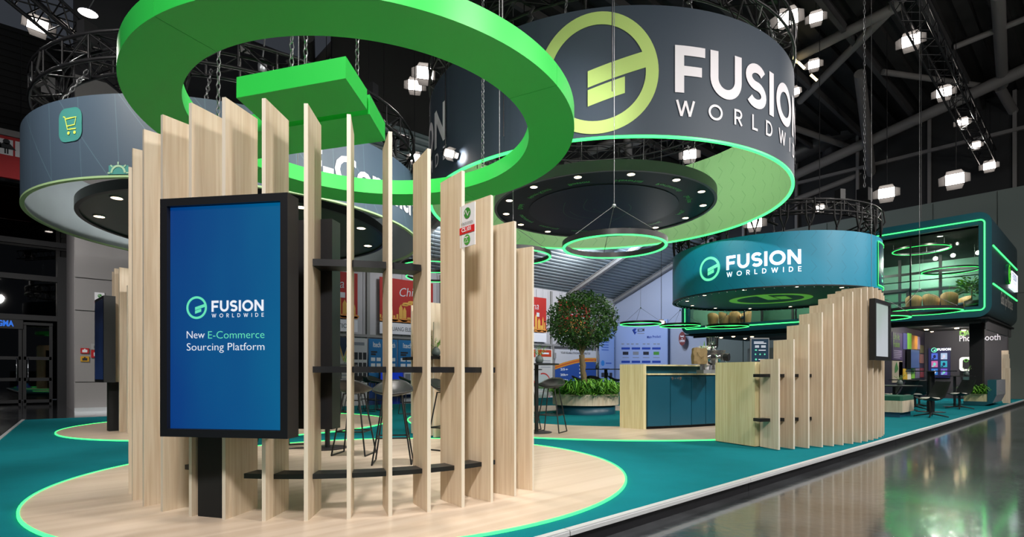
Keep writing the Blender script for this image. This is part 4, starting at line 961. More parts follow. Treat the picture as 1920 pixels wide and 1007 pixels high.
# collage panels
def onC(px, py): x_, D_ = onY(px, CWY); return x_, Z(py, D_)
fC = lambda x, z: Vector((x, CWY - .012, z))
def patch(px0, py0, px1, py1, col, es=.0):
    x0_, z1_ = onC(px0, py0); x1_, z0_ = onC(px1, py1); z0_ = Z(py1, onY(px0, CWY)[1])
    mb = MB(); mb.box(((x0_ + x1_) / 2, CWY - .012, (z0_ + z1_) / 2), (x1_ - x0_ - .012, .024, z1_ - z0_ - .012)); mb.build('picture_panel', mat('collage_' + col, col, .5), bo)
for p in ((1672, 622, 1691, 675, '3d2f55'), (1672, 676, 1691, 718, 'b3a793'), (1684, 678, 1691, 718, '8a5d3c'), (1692, 624, 1700, 655, '3b3f6f'), (1700, 624, 1708, 655, '6fae3c'), (1708, 628, 1713, 655, '9a6a34'),
          (1713, 629, 1719, 655, 'a8742c'), (1720, 631, 1724, 655, '7d6f86'), (1692, 691, 1700, 712, 'c9a22e'), (1700, 692, 1707, 712, 'd8d0c0'), (1708, 688, 1714, 710, '79b83a'), (1715, 683, 1723, 710, '6a6076'), (1713, 662, 1723, 680, '8a5a3a'),
          (1725, 647, 1731, 662, '5c5230'), (1725, 664, 1731, 681, '80584c'), (1725, 690, 1731, 708, '7b3030')): patch(*p)
mb = MB(); fC2 = lambda x, z: Vector((x, CWY - .03, z)); x0_, z0_ = onC(1676, 700); x1_, z1_ = onC(1683, 683); mb.face([fC2(x0_, z0_), fC2((x0_ + x1_) / 2, z0_ + .05), fC2(x1_, (z0_ + z1_) / 2), fC2((x0_ + x1_) / 2, z1_ + .1), fC2(x0_, (z0_ + z1_) / 2 + .05)]); mb.build('leaf_print', mat('leaf_print_dark', '3f7a3c', .5), bo)
lg = mat('life_green', '6f9a3c', .5)
for s, py in (('Life At', 636), ('Fusion', 650)): x0_, z0_ = onC(1673.5, py); x1_, _ = onC(1685, py); fit_text(bo, s, fC2, x0_, x1_, z0_, .34, lg, .004)
mb = MB()
for i in range(5): x0_, z0_ = onC(1674, 657 + 3.3 * i); x1_, _ = onC(1689 - 3 * (i == 4), 657); rect(mb, fC2, x0_, z0_ - .02, x1_, z0_ + .01)
mb.build('text_lines', mat('collage_text', '9a92a8', .5), bo)
x0_, z1_ = onC(1697, 655); x1_, z0_ = onC(1713, 691)
o = thing('wall_monitor', ((x0_ + x1_) / 2, CWY - .15, z0_), 'portrait monitor with a plain blue screen hung on the collage wall', 'display')
MB().box(((x0_ + x1_) / 2, CWY - .12, (z0_ + z1_) / 2), (x1_ - x0_, .14, z1_ - z0_)).build('housing', black, o)
mb = MB(); rect(mb, lambda x, z: Vector((x, CWY - .193, z)), x0_ + .02, z0_ + .02, x1_ - .02, z1_ - .02); mb.build('screen', mat('monitor_blue', '1c2c4a', .3, emit='3a5a9a', es=.35), o)
# hoop lamps inside the upper room, the deeper one imitating a reflection; spots, plant, tub chairs
for px, py, X_, r_, lb in ((1727, 469, 25.4, .92, 'green ring pendant inside the upper room behind the glass, nearer one'), (1782, 508, 27.6, .95, 'green ring deep inside the upper room, built in place of a reflection')):
    y_, D_ = onX(px, X_); z_ = Z(py, D_); t = thing('pendant_ring_lamp', (X_, y_, z_), lb, 'lamp', 'green ring pendants')
    MB().ring((X_, y_), r_ - .05, r_, z_, z_ + .06, 48).build('band', black, t); MB().ring((X_, y_), r_ - .045, r_ - .005, z_ - .01, z_, 48).build('light_strip', neon, t)
    for a in (0, 120, 240): wire(t, [(X_ + (r_ - .02) * cos(rad(a)), y_ + (r_ - .02) * sin(rad(a)), z_ + .06), (X_ + (r_ - .02) * cos(rad(a)), y_ + (r_ - .02) * sin(rad(a)), 6.0)], .006)
for i, (px, py) in enumerate(((1754, 486), (1787, 480), (1834, 475), (1795, 458))):
    y_, D_ = onX(px, 25.2 + .4 * (i % 2)); X_ = 25.2 + .4 * (i % 2); z_ = Z(py, D_)
    t = thing('ceiling_spot', (X_, y_, 6.0), ['left small spotlight in the upper room', 'bright middle spotlight in the upper room', 'right spotlight in the upper room near the frame', 'small spotlight turned sideways at the upper room ceiling'][i], 'lamp', 'spotlights of the upper room')
    wire(t, [(X_, y_, 6.0), (X_, y_, z_)], .012, 'stem', black); MB().box((X_ + .06, y_, z_ + .02), (.14, .12, .12)).build('head', black, t)
    mb = MB(); disc(mb, lambda a, b_: Vector((X_ - .012, y_ + a, z_ + .02 + b_)), 0, 0, .075 if i != 3 else .03, .075 if i != 3 else .05, n=14); mb.build('lens', floodglow, t)
    if i < 3: spot((X_ - .06, y_, z_), (X_ - 2, y_, 3.2), 60, 120, .06)
def room_plant():
    y_, D_ = onX(1822, 25.6); t = thing('potted_plant', (25.6, y_, 3.29), 'leafy green potted plant at the right end of the upper room', 'plant')
    MB().lathe((0, 0, 0), [(.001, 0), (.16, 0), (.22, .4), (.19, .4), (.001, .36)], 18).build('pot', black, t, False); random.seed(8); mb = MB()
    for i in range(420):
        a = random.uniform(0, 6.28); d = Vector((cos(a), sin(a), random.uniform(-.2, 1.2))).normalized(); c = Vector((0, 0, .65 + .35 * random.random())) + d * random.uniform(.1, .42); s_ = d.cross(Vector((random.random(), random.random(), 1))).normalized(); l_ = random.uniform(.1, .18)
        mb.face([c, c + d * l_ * .5 + s_ * l_ * .2, c + d * l_ - Vector((0, 0, .03)), c + d * l_ * .5 - s_ * l_ * .2], i % 2)
    stuff(mb.build('foliage', [fern_m, fern2_], t, False)); MB().tube([(0, 0, .3), (0, 0, .8)], .02, 6).build('stem', bark, t, False); random.seed(11)
fern2_ = mat('fern_dark', '3c7428', .5, noise=(14., .4))
room_plant()
def tub_chair(X_, y_, z_, rz, label):
    t = thing('tub_chair', (X_, y_, z_), label, 'chair', 'oak tub chairs of the upper room', rz); t.scale = (.56, .56, .85)
    mb = MB(); A = [rad(40 + 280 * i / 24) for i in range(25)]; hh_ = lambda a: .62 + .16 * -cos(a)
    rows = [[(.38 * cos(a), .38 * sin(a), .08) for a in A], [(.44 * cos(a), .44 * sin(a), hh_(a) * .6) for a in A], [(.46 * cos(a), .46 * sin(a), hh_(a)) for a in A], [(.42 * cos(a), .42 * sin(a), hh_(a)) for a in A], [(.40 * cos(a), .40 * sin(a), hh_(a) * .6) for a in A], [(.34 * cos(a), .34 * sin(a), .08) for a in A]]
    mb.grid(rows, 0, True); mb.build('shell', oak_dark, t, False)
    MB().lathe((0, 0, 0), [(.001, .46), (.3, .46), (.36, .42), (.36, .32), (.001, .3)], 20).build('cushion', mat('cushion_teal', '1c4a55', .8), t, False)
    MB().lathe((0, 0, 0), [(.001, 0), (.3, 0), (.3, .06), (.001, .08)], 20).build('base', mat('cushion_teal', '1c4a55', .8), t, False); return t
for i, (px, X_) in enumerate(((1713, 24.7), (1746, 24.75), (1780, 24.65), (1806, 26.0), (1337, 24.7), (1358, 24.7), (1378, 24.8), (1398, 24.7))):
    y_, _ = onX(px, X_)
    tub_chair(X_, y_, 3.29, [.2, -.3, .1, 2.6, .2, -.4, .3, 2.8, .4][i], 'oak tub chair behind the upper glass, ' + ['first right of the white display', 'second right of the white display, turned', 'third, below the bright spotlight', 'smallest, deep in the room beside the plant', 'leftmost of those seen under the teal drum', 'second of those seen under the teal drum', 'third of those seen under the teal drum', 'fourth of those seen under the teal drum', 'far left end of the upper room'][i])

# ================================================================== COFFEE BAR
cb = thing('coffee_bar', (9.3, 5.6, 0), 'teal coffee bar counter with pale oak ends on the middle oak circle', 'counter')
pe = wood('pale_oak', 'd9cfa6', 'c9bb8c')
MB().prism([(8.56, 6.42), (8.625, 5.93), (8.66, 5.89), (8.70, 5.93), (8.64, 6.44)], .012, 1.23).build('end_panel', pe, cb)
MB().prism([(8.0, 4.18), (7.785, 3.47), (8.08, 3.40), (8.36, 4.07)], .012, 1.225).build('end_panel', pe, cb)
fr_ = [(8.66, 5.875), (9.12, 5.68), (9.60, 5.52), (9.96, 5.42), (10.22, 5.35), (10.9, 5.22)]
def off_line(l, d):
    out = []
    for i, p in enumerate(l):
        a, b_ = Vector(l[max(i - 1, 0)]), Vector(l[min(i + 1, len(l) - 1)]); t_ = (b_ - a).normalized(); out.append((p[0] - t_.y * d, p[1] + t_.x * d))
    return out
back = off_line(fr_, .75)
MB().prism(fr_ + back[::-1], .06, 1.03).build('cabinet_body', tealcab, cb)
for i in range(len(fr_) - 1):
    a, b_ = Vector(fr_[i]), Vector(fr_[i + 1]); t_ = (b_ - a).normalized(); n_ = Vector((t_.y, -t_.x)); a = a + t_ * .006; b_ = b_ - t_ * .006
    MB().prism([tuple(a), tuple(b_), tuple(b_ + n_ * .02), tuple(a + n_ * .02)], .07, 1.0).build('door', tealcab, cb)
MB().prism(off_line(fr_, .04) + off_line(fr_, .1)[::-1], .012, .07).build('toe_kick', matt, cb)
MB().prism(off_line(fr_, -.03) + back[::-1], 1.03, 1.058).build('worktop', pe, cb)
rs = off_line(fr_, .36); MB().prism(rs[:5] + off_line(fr_, .40)[:5][::-1], 1.058, 1.2).build('riser', tealcab, cb)
MB().prism(off_line(fr_, .22)[:5] + off_line(fr_, .6)[:5][::-1], 1.2, 1.228).build('upper_shelf', pe, cb)
for px, nm in ((1258.5, 'lock'), (1264, 'knob'), (1268.5, 'knob'), (1273.5, 'lock')):
    best = None
    for i in range(len(fr_) - 1):
        a, b_ = Vector(fr_[i]), Vector(fr_[i + 1]); ra = ray(px); den = ra[0] * (b_ - a).y - ra[1] * (b_ - a).x; k = (a.x * (b_ - a).y - a.y * (b_ - a).x) / den; q = Vector((ra[0] * k, ra[1] * k)); s_ = (q - a).dot(b_ - a) / (b_ - a).length_squared
        if 0 <= s_ <= 1: best = (q, (b_ - a).normalized())
    q, t_ = best; n_ = Vector((t_.y, -t_.x)); q = q + n_ * .02; rr = .024 if nm == 'lock' else .012; z = .965
    mb = MB(); mb.extrude([(q.x + t_.x * u, q.y + t_.y * u, z + v) for u, v in ((arc(0, 0, rr, rr * 1.3, 0, 330, 11)))], (n_.x * .02, n_.y * .02, 0)); mb.build(nm, chrome, cb)
# coffee machine with hopper grinder
q = P(1341, 690, 10.15); mz = 1.06
cm = thing('espresso_machine', (q.x + .05, q.y + .12, mz), 'shiny chrome espresso machine on the coffee bar below the bean hopper', 'coffee machine', None, math.atan2(YC, YS) - PI / 2)
L = lambda mb, n_, m: mb.build(n_, m, cm, False)
cm.scale = (1.15, 1.1, 1.5)
L(MB().box((0, 0, .21), (.34, .34, .1)).box((0, .1, .12), (.32, .12, .2)), 'body', chrome)
L(MB().box((0, -.02, .02), (.36, .36, .045)), 'drip_tray', alu); L(MB().box((0, 0, .275), (.36, .36, .02)), 'cup_rail', chrome)
for x in (-.1, .06):
    L(MB().lathe((x, -.16, .1), [(.001, 0), (.04, 0), (.04, .06), (.055, .07), (.055, .13), (.001, .13)], 14), 'brew_group', chrome)
    L(MB().tube([(x, -.2, .13), (x, -.33, .11)], .014, 6), 'filter_handle', black)
    L(MB().lathe((x, -.12, .044), [(.001, 0), (.028, 0), (.036, .06), (.03, .06), (.001, .01)], 12), 'cup', white)
for x in (-.12, -.03, .06): L(MB().lathe((x, 0, .285), [(.001, 0), (.03, 0), (.038, .055), (.032, .055), (.001, .01)], 12), 'cup', chrome)
for x in (-.13, -.02, .09): L(MB().lathe((x, -.172, .21), [(.028, -.02), (.03, .0), (.028, .02)], 10), 'gauge', black)
L(MB().tube([(.17, -.12, .2), (.2, -.2, .12), (.2, -.2, .03)], .009, 6), 'steam_wand', chrome)
L(MB().tube([(.17, -.14, .2), (.23, -.2, .2)], .05, 8), 'steam_knob', black)
gq = P(1344, 690, 10.3)
gd = thing('coffee_grinder', (gq.x + .1, gq.y + .14, mz), 'coffee grinder with clear hopper half full of beans behind the espresso machine', 'coffee grinder')
L = lambda mb, n_, m: mb.build(n_, m, gd, False)
L(MB().lathe((0, 0, 0), [(.001, 0), (.1, 0), (.09, .05), (.07, .32), (.05, .36), (.001, .36)], 16), 'body', black)
hop = glass('hopper_plastic', 'cfd8dc', .3)
L(MB().lathe((0, 0, 0), [(.03, .36), (.055, .40), (.105, .52), (.115, .66), (.115, .69)], 20), 'hopper', hop)
L(MB().lathe((0, 0, 0), [(.001, .37), (.05, .41), (.095, .52), (.098, .55), (.001, .56)], 16), 'coffee_beans', mat('coffee_beans', '3a1e12', .5, noise=(60, .5)))
L(MB().lathe((0, 0, 0), [(.001, .705), (.12, .7), (.12, .685), (.001, .685)], 20), 'lid', hop)
# lily in a vase and brown paper bag
q = P(1322, 690, 10.25)
lv = thing('flower_vase', (q.x, q.y + .02, 1.228), 'white lilies with green leaves behind the brown bag on the bar', 'flowers')
L = lambda mb, n_, m: mb.build(n_, m, lv, False)
L(MB().lathe((0, 0, 0), [(.001, 0), (.04, 0), (.055, .08), (.03, .16), (.036, .18)], 14), 'vase', mat('vase_dark', '25282c', .3))
random.seed(3)
for i in range(5):
    a = i * 1.3; e = (.07 * cos(a), .07 * sin(a), .27 + .03 * (i % 2)); mb = MB(); mb.tube([(0, 0, .1), (e[0] * .5, e[1] * .5, .2), e], .005, 5); L(mb, 'stem', fern_m); mb = MB()
    for k in range(6):
        b_ = k * PI / 3; d_ = Vector((cos(b_), sin(b_), 0)); s_ = Vector((-sin(b_), cos(b_), 0)); o_ = Vector(e)
        mb.face([o_, o_ + d_ * .035 + s_ * .014 + Vector((0, 0, .04)), o_ + d_ * .07 + Vector((0, 0, .05)), o_ + d_ * .035 - s_ * .014 + Vector((0, 0, .04))])
    L(mb, 'flower', mat('lily_white', 'f0efe0', .5))
for i in range(4):
    a = .5 + i * 1.6; d_ = Vector((cos(a) * .05, sin(a) * .05, 0)); s_ = Vector((-sin(a), cos(a), 0)) * .015; mb = MB(); mb.face([(0, 0, .15), d_ + s_ + Vector((0, 0, .3)), d_ * 1.8 + Vector((0, 0, .45)), d_ - s_ + Vector((0, 0, .3))]); L(mb, 'leaf', fern_m)
q = P(1311, 695, 10.05); qa = math.atan2(YC, YS) - PI / 2
bg = thing('paper_bag', (q.x, q.y, 1.229), 'open brown paper bag slumped on the upper shelf of the coffee bar', 'bag', None, qa)
mb = MB(); rows = []
for i, (w_, z_, dpt) in enumerate(((.115, 0, .07), (.125, .06, .075), (.12, .14, .07), (.125, .22, .062), (.12, .29, .05), (.118, .3, .048))):
    rows.append([(w_ * sx_ + .008 * sin(5 * z_ * 10 + k), dpt * sy_ + .006 * cos(k * 2 + z_ * 30), z_ + (.012 * sin(k * 1.7) if i > 3 else 0)) for k, (sx_, sy_) in enumerate(((-1, -1), (-.5, -1.08), (0, -.95), (.5, -1.1), (1, -1), (1.04, 0), (1, 1), (.5, 1.05), (0, .95), (-.5, 1.06), (-1, 1), (-1.05, 0)))])
mb.grid(rows, 0, False, True); mb.face(rows[0]); mb.build('bag_body', mat('kraft_paper', '86724f', .85, bump=(30, .4)), bg, False)
MB().tube([(-.06, -.075, .22), (-.03, -.085, .15), (.02, -.087, .11), (.06, -.082, .15)], .004, 5).build('handle', mat('kraft_dark', '7c6640', .9), bg, False)
# menu tablet on a stand
q = P(1425, 660, 10.6); yaw = math.atan2(YC, YS) - PI / 2
mt_ = thing('menu_display', (q.x, q.y, 1.0), 'dark menu display with lines of white and green writing behind the bar', 'display', None, yaw)
L = lambda mb, n_, m: mb.build(n_, m, mt_, False)
L(MB().box((0, .02, .46), (.36, .035, .58)), 'housing', alu); L(MB().box((0, .01, .07), (.1, .1, .3)), 'foot', black)
mb = MB(); fm2 = lambda x, y: Vector((x, -.002, y)); rect(mb, fm2, -.165, .2, .165, .73); L(mb, 'screen', mat('menu_screen', '0a1018', .3, emit='27455c', es=.55))
mb = MB(); fm3 = lambda x, y: Vector((x, -.005, y))
for z_, x0_, x1_ in ((.67, -.12, .07), (.645, -.12, .12), (.595, -.1, -.02), (.595, .02, .11), (.57, -.1, -.02), (.57, .02, .11), (.51, -.03, .11), (.33, -.03, .1)): rect(mb, fm3, x0_, z_ - .008, x1_, z_ + .006)
L(mb, 'writing', wl); mb = MB()
for x_ in (-.09, 0, .09): disc(mb, fm3, x_, .43, .016, .016, n=10)
disc(mb, fm3, -.08, .33, .02, .02, n=10); rect(mb, fm3, -.1, .5, -.06, .525); L(mb, 'writing_mark', ml)
o = tag(MB().box((0, 0, .05), (.5, .2, .02)).box((.05, 0, .075), (.2, .14, .03)).build('serving_tray', chrome, None, False, P(1452, 684, 12.0)), 'small steel tray on the shelf right of the menu display', 'tray')
mbk = thing('back_counter', (12.3, 6.2, 0), 'dark counter behind the menu display', 'counter')
q = P(1452, 700, 12.0); MB().box((q.x + .2, q.y, .62), (2.0, .5, 1.22)).build('counter_body', matt, mbk); mbk.location = (0, 0, 0)

# ================================================================== TREE AND PLANTERS
PX = (11.12, 9.46)
pl = thing('round_planter', (PX[0], PX[1], 0), 'round oak planter box full of ferns on a teal plinth around the tree', 'planter')
MB().lathe((PX[0], PX[1], 0), [(.78, .0), (.78, .24), (.001, .24)], 64).build('plinth', tealcab, pl)
MB().ring(PX, .8, .87, .24, .52, 64, mo=0).build('box_wall', oak, pl)
MB().ring(PX, 0, .8, .25, .47, 48).build('soil', mat('soil', '2b2118', .95), pl)
def fern_mesh(cx_, cy_, z, rr, n, ln, seed, rect_=None):
    random.seed(seed); mb = MB()
    for i in range(n):
        if rect_: x, y = cx_ + random.uniform(-1, 1) * rect_[0], cy_ + random.uniform(-1, 1) * rect_[1]
        else: a = random.uniform(0, 2 * PI); r_ = rr * math.sqrt(random.random()); x, y = cx_ + r_ * cos(a), cy_ + r_ * sin(a)
        az = random.uniform(0, 2 * PI); l_ = ln * random.uniform(.6, 1.2); up = random.choice((.1, .5, 1.0, 1.4)) + random.uniform(-.1, .4); d = Vector((cos(az), sin(az), 0)); s = Vector((-sin(az), cos(az), 0)); wd_ = .026 * random.uniform(.6, 1.2) * ln / .4
        p = [Vector((x, y, z)) + d * l_ * t * (.5 + .5 * t) + Vector((0, 0, l_ * up * (t - .75 * t * t * t))) for t in (0, .25, .5, .75, 1)]
        ww = (.2, 1, .9, .6, .05)
        mb.grid([[q - s * wd_ * w_ + Vector((0, 0, .15 * wd_ * w_)), q, q + s * wd_ * w_ + Vector((0, 0, .15 * wd_ * w_))] for q, w_ in zip(p, ww)], 0 if random.random() < .75 else 1, False)
    random.seed(11); return mb
fern2 = mat('fern_dark', '3c7428', .5, noise=(14., .4))
stuff(fern_mesh(PX[0], PX[1], .47, .82, 2200, .5, 2).build('fern_foliage', [fern_m, fern2], pl))
q = P(1091, 600, 14.45); TC = (PX[0], PX[1])
tr = thing('round_crowned_tree', (TC[0], TC[1], .47), 'small round crowned tree with dark green leaves in the round planter', 'tree')
tz = Z(665, 14.4); cz_ = Z(604, 14.4)
tx, ty = q.x, q.y; base = Vector((TC[0], TC[1], .44)); b2 = Vector((tx, ty, tz))
MB().tube([base, base.lerp(b2, .3) + Vector((.02, .01, 0)), base.lerp(b2, .6) + Vector((-.02, 0, 0)), b2], [.085, .075, .07, .075], 9).build('trunk', bark, tr)
for s_ in (-1, 1): MB().tube([base + Vector((.06 * s_, 0, 0)), base.lerp(b2, .25) + Vector((-.055 * s_, -.04, 0)), base.lerp(b2, .5) + Vector((.055 * s_, -.03, 0)), base.lerp(b2, .75) + Vector((-.05 * s_, -.04, 0)), b2], .03, 6).build('twisted_stem', bark, tr)
random.seed(21)
for i in range(9):
    a = i * 2.4; e = Vector((tx + .55 * cos(a), ty + .55 * sin(a), cz_ + .35 * random.uniform(-.6, 1))); MB().tube([b2, b2.lerp(e, .5) + Vector((0, 0, .08)), e], [.035, .022, .008], 6).build('branch', bark, tr)
mb = MB()
for i in range(6800):
    u = random.uniform(-1, 1); a = random.uniform(0, 2 * PI); rr = .96 * random.uniform(.35, 1.0) ** .45; s_ = math.sqrt(1 - u * u)
    c = Vector((tx + rr * s_ * cos(a), ty + rr * s_ * sin(a), cz_ + rr * u * .88 * (1 if u > 0 else .86)))
    d = Vector((random.gauss(0, 1), random.gauss(0, 1), random.gauss(-.2, .8))).normalized(); s = d.cross(Vector((random.gauss(0, 1), random.gauss(0, 1), random.gauss(0, 1)))).normalized()
    l_ = random.uniform(.07, .12); w_ = l_ * .2
    mb.face([c, c + d * l_ * .45 + s * w_, c + d * l_, c + d * l_ * .45 - s * w_], random.choice((0, 0, 0, 1, 2)))
stuff(mb.build('foliage', [leaf_m, mat('leaf_dark', '19370f', .45), mat('leaf_light', '3d6a22', .5)], tr)); random.seed(11)

# bench planter near the kerb at the right
def onF(px, py, z=0): q_ = G(px, py, z); return q_
bq = G(1869, 763); bX = 17.9; 
BX0, bD = onY(1852, 3.05); BX1, bD1 = onY(1893, 3.05)
bp_ = thing('curved_bench_planter', (BX0, 3.05, 0), 'teal planter bench with upswept grey end and a pale oak trough of ferns', 'planter')
# profile in the YZ plane would face the camera: the L shape runs along Y, the grey end faces the aisle
y0b, D_ = onX(1867, 18.6)
def bench():
    Xf, Xb = 23.2, 25.25
    yR, _ = onX(1868.5, Xf); yM, _ = onX(1851.5, Xf); yL, Dd = onX(1806, Xf)
    zt = Z(712, Dd); zl = Z(752, Dd)
    prof = [(yL, .012), (yR + .3, .012), (yR + .1, .1), (yR, .36), (yR, zt), (yM, zt), (yM, zl), (yL, zl)]
    mb = MB(); n_ = len(prof); A = [(Xf, y, z) for y, z in prof]; B = [(Xb, y, z) for y, z in prof]
    mb.face(A, 0); mb.face(B[::-1], 0)
    for i in range(n_):
        j = (i + 1) % n_; mb.face([A[j], A[i], B[i], B[j]], 1 if i in (1, 2, 3) else 0)
    bp_.location = (Xf + .6, yM, 0)
    mb.build('bench_body', [booth_teal, mat('bench_grey', '8a8c95', .5)], bp_)
    zt2 = Z(738, Dd)
    MB().box((Xf + .22, (yL + yM) / 2, (zl + zt2) / 2), (.4, yL - yM - .02, zt2 - zl)).build('trough', pe, bp_)
    stuff(fern_mesh(Xf + .22, (yL + yM) / 2, zt2 - .04, 0, 360, .42, 7, (.16, (yL - yM) * .45)).build('fern_foliage', [fern_m, fern2], bp_))
bench()
# oak seat block beside the right slatted screen
def seat_block():
    Xf = 15.6; yR, Dd = onX(1692, Xf); yL = yR + 1.0; zt, zm, zb = Z(743, Dd), Z(752, Dd), Z(774, Dd)
    t = thing('seat_block', (Xf + .5, yR + .5, 0), 'low oak seat block with green cushion right of the rising slatted screen', 'seat')
    MB().box((Xf + .55, (yL + yR) / 2, zb / 2 + .0), (1.0, yL - yR - .12, zb)).build('plinth', mat('plinth_teal', '0d4a66', .6), t)
    MB().box((Xf + .55, (yL + yR) / 2, (zb + zm) / 2), (1.1, yL - yR, zm - zb)).build('box', oak, t)
    MB().box((Xf + .55, (yL + yR) / 2, (zm + zt) / 2), (1.1, yL - yR, zt - zm), bev=.05).build('cushion', mat('cushion_green', '1d5a48', .85), t)
seat_block()

# ================================================================== TABLES, STOOLS, CHAIRS
def make_stool():
    t = thing('bar_stool', (0, 0, 0), 'x', 'stool', 'black bar stools')
    rows = []; n_ = 20
    def sh(u, a, off):        # bowl seat: u 0..1 from centre to rim, higher and longer at the back (+y)
        bk = max(0, sin(a)); r_ = .235 * u; x = r_ * cos(a) * (1.02); y = r_ * sin(a) * (.95 + .12 * bk)
        z = .80 + .035 * u * u + (.14 * bk ** 1.6) * u ** 2.2 + .03 * abs(cos(a)) * u ** 2 - .015 * max(0, -sin(a)) * u ** 2; return (x, y, z - off)
    mb = MB(); U = [.02, .35, .6, .8, .93, 1.0]; A = [2 * PI * k / n_ for k in range(n_)]
    mb.grid([[sh(u, a, 0) for a in A] for u in U] + [[sh(u, a, .022) for a in A] for u in U[::-1]], 0, True, True); mb.build('seat', mat('stool_seat', '232325', .4), t, False)
    fx, fy = (.17, .19); tp = [(-.1, -.09), (.1, -.09), (.1, .09), (-.1, .09)]; ft = [(-fx - .05, -fy), (fx + .05, -fy), (fx + .05, fy), (-fx - .05, fy)]
    for (a, b_), (c, d) in zip(tp, ft): MB().tube([(a, b_, .79), (c, d, .008)], .0105, 6).build('leg', black, t, False)
    k = .62; mid = [(a + (c - a) * k, b_ + (d - b_) * k, .79 - .78 * k) for (a, b_), (c, d) in zip(tp, ft)]
    MB().tube(mid, .0105, 6, 0, True).build('footrest', black, t, False)
    for s in (0, 1):
        q_ = [ft[0], ft[3]] if s == 0 else [ft[1], ft[2]]; MB().tube([(*q_[0], .01), (*q_[1], .01)], .0105, 6).build('runner', black, t, False)
    MB().tube([(-.1, -.09, .785), (.1, -.09, .785), (.1, .09, .785), (-.1, .09, .785)], .008, 6, 0, True).build('seat_frame', black, t, False); return t
stool0 = make_stool(); used = [0]
def stool(x, y, rz, label, z=.012):
    if not used[0]: used[0] = 1; stool0.location = (x, y, z); stool0.rotation_euler = (0, 0, rz); stool0['label'] = label; return stool0
    return dup(stool0, (x, y, z), rz, label)
def table(x, y, label, h=1.17, r=.4, z=.012, base=.27, name='bar_table', pole=.035):
    t = thing(name, (x, y, z), label, 'table', 'round black tables')
    MB().lathe((0, 0, 0), [(.001, h - .025), (r, h - .025), (r, h), (.001, h)], 40, sm=False).build('table_top', black, t, False)
    MB().tube([(0, 0, .01), (0, 0, h - .02)], pole, 12).build('column', black, t, False)
    MB().lathe((0, 0, 0), [(base, 0), (base, .012), (.06, .02), (.001, .02)], 32, sm=False).build('base_plate', mat('base_dark', '3a383a', .35, .5), t, False); return t
def vase(x, y, z, label, white_=False):
    t = thing('plant_vase', (x, y, z), label, 'vase')
    MB().lathe((0, 0, 0), [(.001, 0), (.05, 0), (.075, .05), (.06, .11), (.03, .14), (.035, .15)], 14).build('vase', mat('vase_grey', '55605f', .4), t, False)
    mb = MB(); random.seed(int(x * 100))
    for i in range(9):
        a = random.uniform(0, 6.28); e = Vector((.13 * cos(a), .13 * sin(a), .2 + .12 * random.random())); mb.tube([(0, 0, .12), e * .6 + Vector((0, 0, .06)), e], .003, 4)
        for k in range(4):
            c = Vector((0, 0, .12)).lerp(e, .4 + .2 * k); s = Vector((random.uniform(-1, 1), random.uniform(-1, 1), .4)).normalized() * .035; mb.face([c, c + s * .6 + Vector((.012, 0, 0)), c + s, c + s * .6 - Vector((.012, 0, 0))], 1 if white_ else 0)
    mb.build('sprig', [fern_m, mat('lily_white', 'f0efe0', .5)], t, False); random.seed(11)
q = G(614, 842); table(q.x, q.y, 'bar table behind the slats of the front screen, nearest one')
def at_floor(px, py): return G(px, py, .012)
for px, py, rz, lb in ((664, 852, 2.3, 'bar stool seen between the slats, left of the front pair'), (737, 868, -.6, 'bar stool seen between the slats, nearest to the camera'), (838, 842, .3, 'bar stool seen behind the right slats of the front screen'), (512, 832, 2.8, 'bar stool mostly hidden behind the large blue display'),
                      (555, 838, -1.9, 'bar stool beside the nearest bar table, left of the fin gap')):
    q = at_floor(px, py); stool(q.x, q.y, rz, lb)
q = G(638, 773); table(q.x, q.y, 'far bar table on the left oak circle, with a small plant', h=1.2); vase(q.x + .55, q.y, 1.212 if 0 else 1.212, 'small plant vase on the far bar table seen between the slats') if 0 else vase(q.x + .1, q.y - .1, 1.212, 'small plant vase on the far left bar table')
for px, py, rz, lb in ((624, 770, .5, 'far stool left of the far bar table'), (664, 772, -.8, 'far stool right of the far bar table'), (690, 768, 1.9, 'far stool with green reflection beside the far bar table'), (600, 768, -2.4, 'far stool hidden behind the rear display')):
    q = at_floor(px, py); stool(q.x, q.y, rz, lb)
q = G(720, 768); table(q.x, q.y, 'farthest bar table seen between the slats', h=1.2)
for px, py, rz, lb in ((705, 771, .3, 'stool left of the farthest bar table'), (766, 777, 1.4, 'green lit stool right of the farthest bar table')): q = at_floor(px, py); stool(q.x, q.y, rz, lb)
q = at_floor(1006, 811); table(q.x, q.y, 'bar table at the right edge of the front slatted screen', h=1.22); vase(q.x + .05, q.y - .02, 1.234, 'green vase with leaves on the bar table right of the front screen')
for px, py, rz, lb in ((1034, 810, -1.2, 'black bar stool standing clear, right of the front slatted screen'), (985, 806, 1.7, 'bar stool hidden behind the last slat of the front screen')): q = at_floor(px, py); stool(q.x, q.y, rz, lb)
q = P(985, 745, 13); table(q.x, q.y, 'small bar table far behind the clear standing stool', h=1.15)
q = P(1136, 700, 20.0); q.z = 0
table(q.x, q.y, 'wide bar table behind the tree planter', h=1.22, r=.95, z=.0, base=.4, pole=.06); vase(q.x - .25, q.y + .2, 1.22, 'white flowers in a vase on the wide bar table', True)
for px, D, rz, lb in ((1085, 19.2, .4, 'stool behind the tree trunk, left of the wide bar table'), (1118, 19.0, -.3, 'stool in front of the wide bar table'), (1153, 19.1, .9, 'stool right of the wide bar table column'), (1176, 20.2, 2.2, 'stool at the right end of the wide bar table'), (1100, 20.9, 3.0, 'stool on the far side of the wide bar table')):
    q = P(px, 700, D); stool(q.x, q.y, rz, lb, 0)
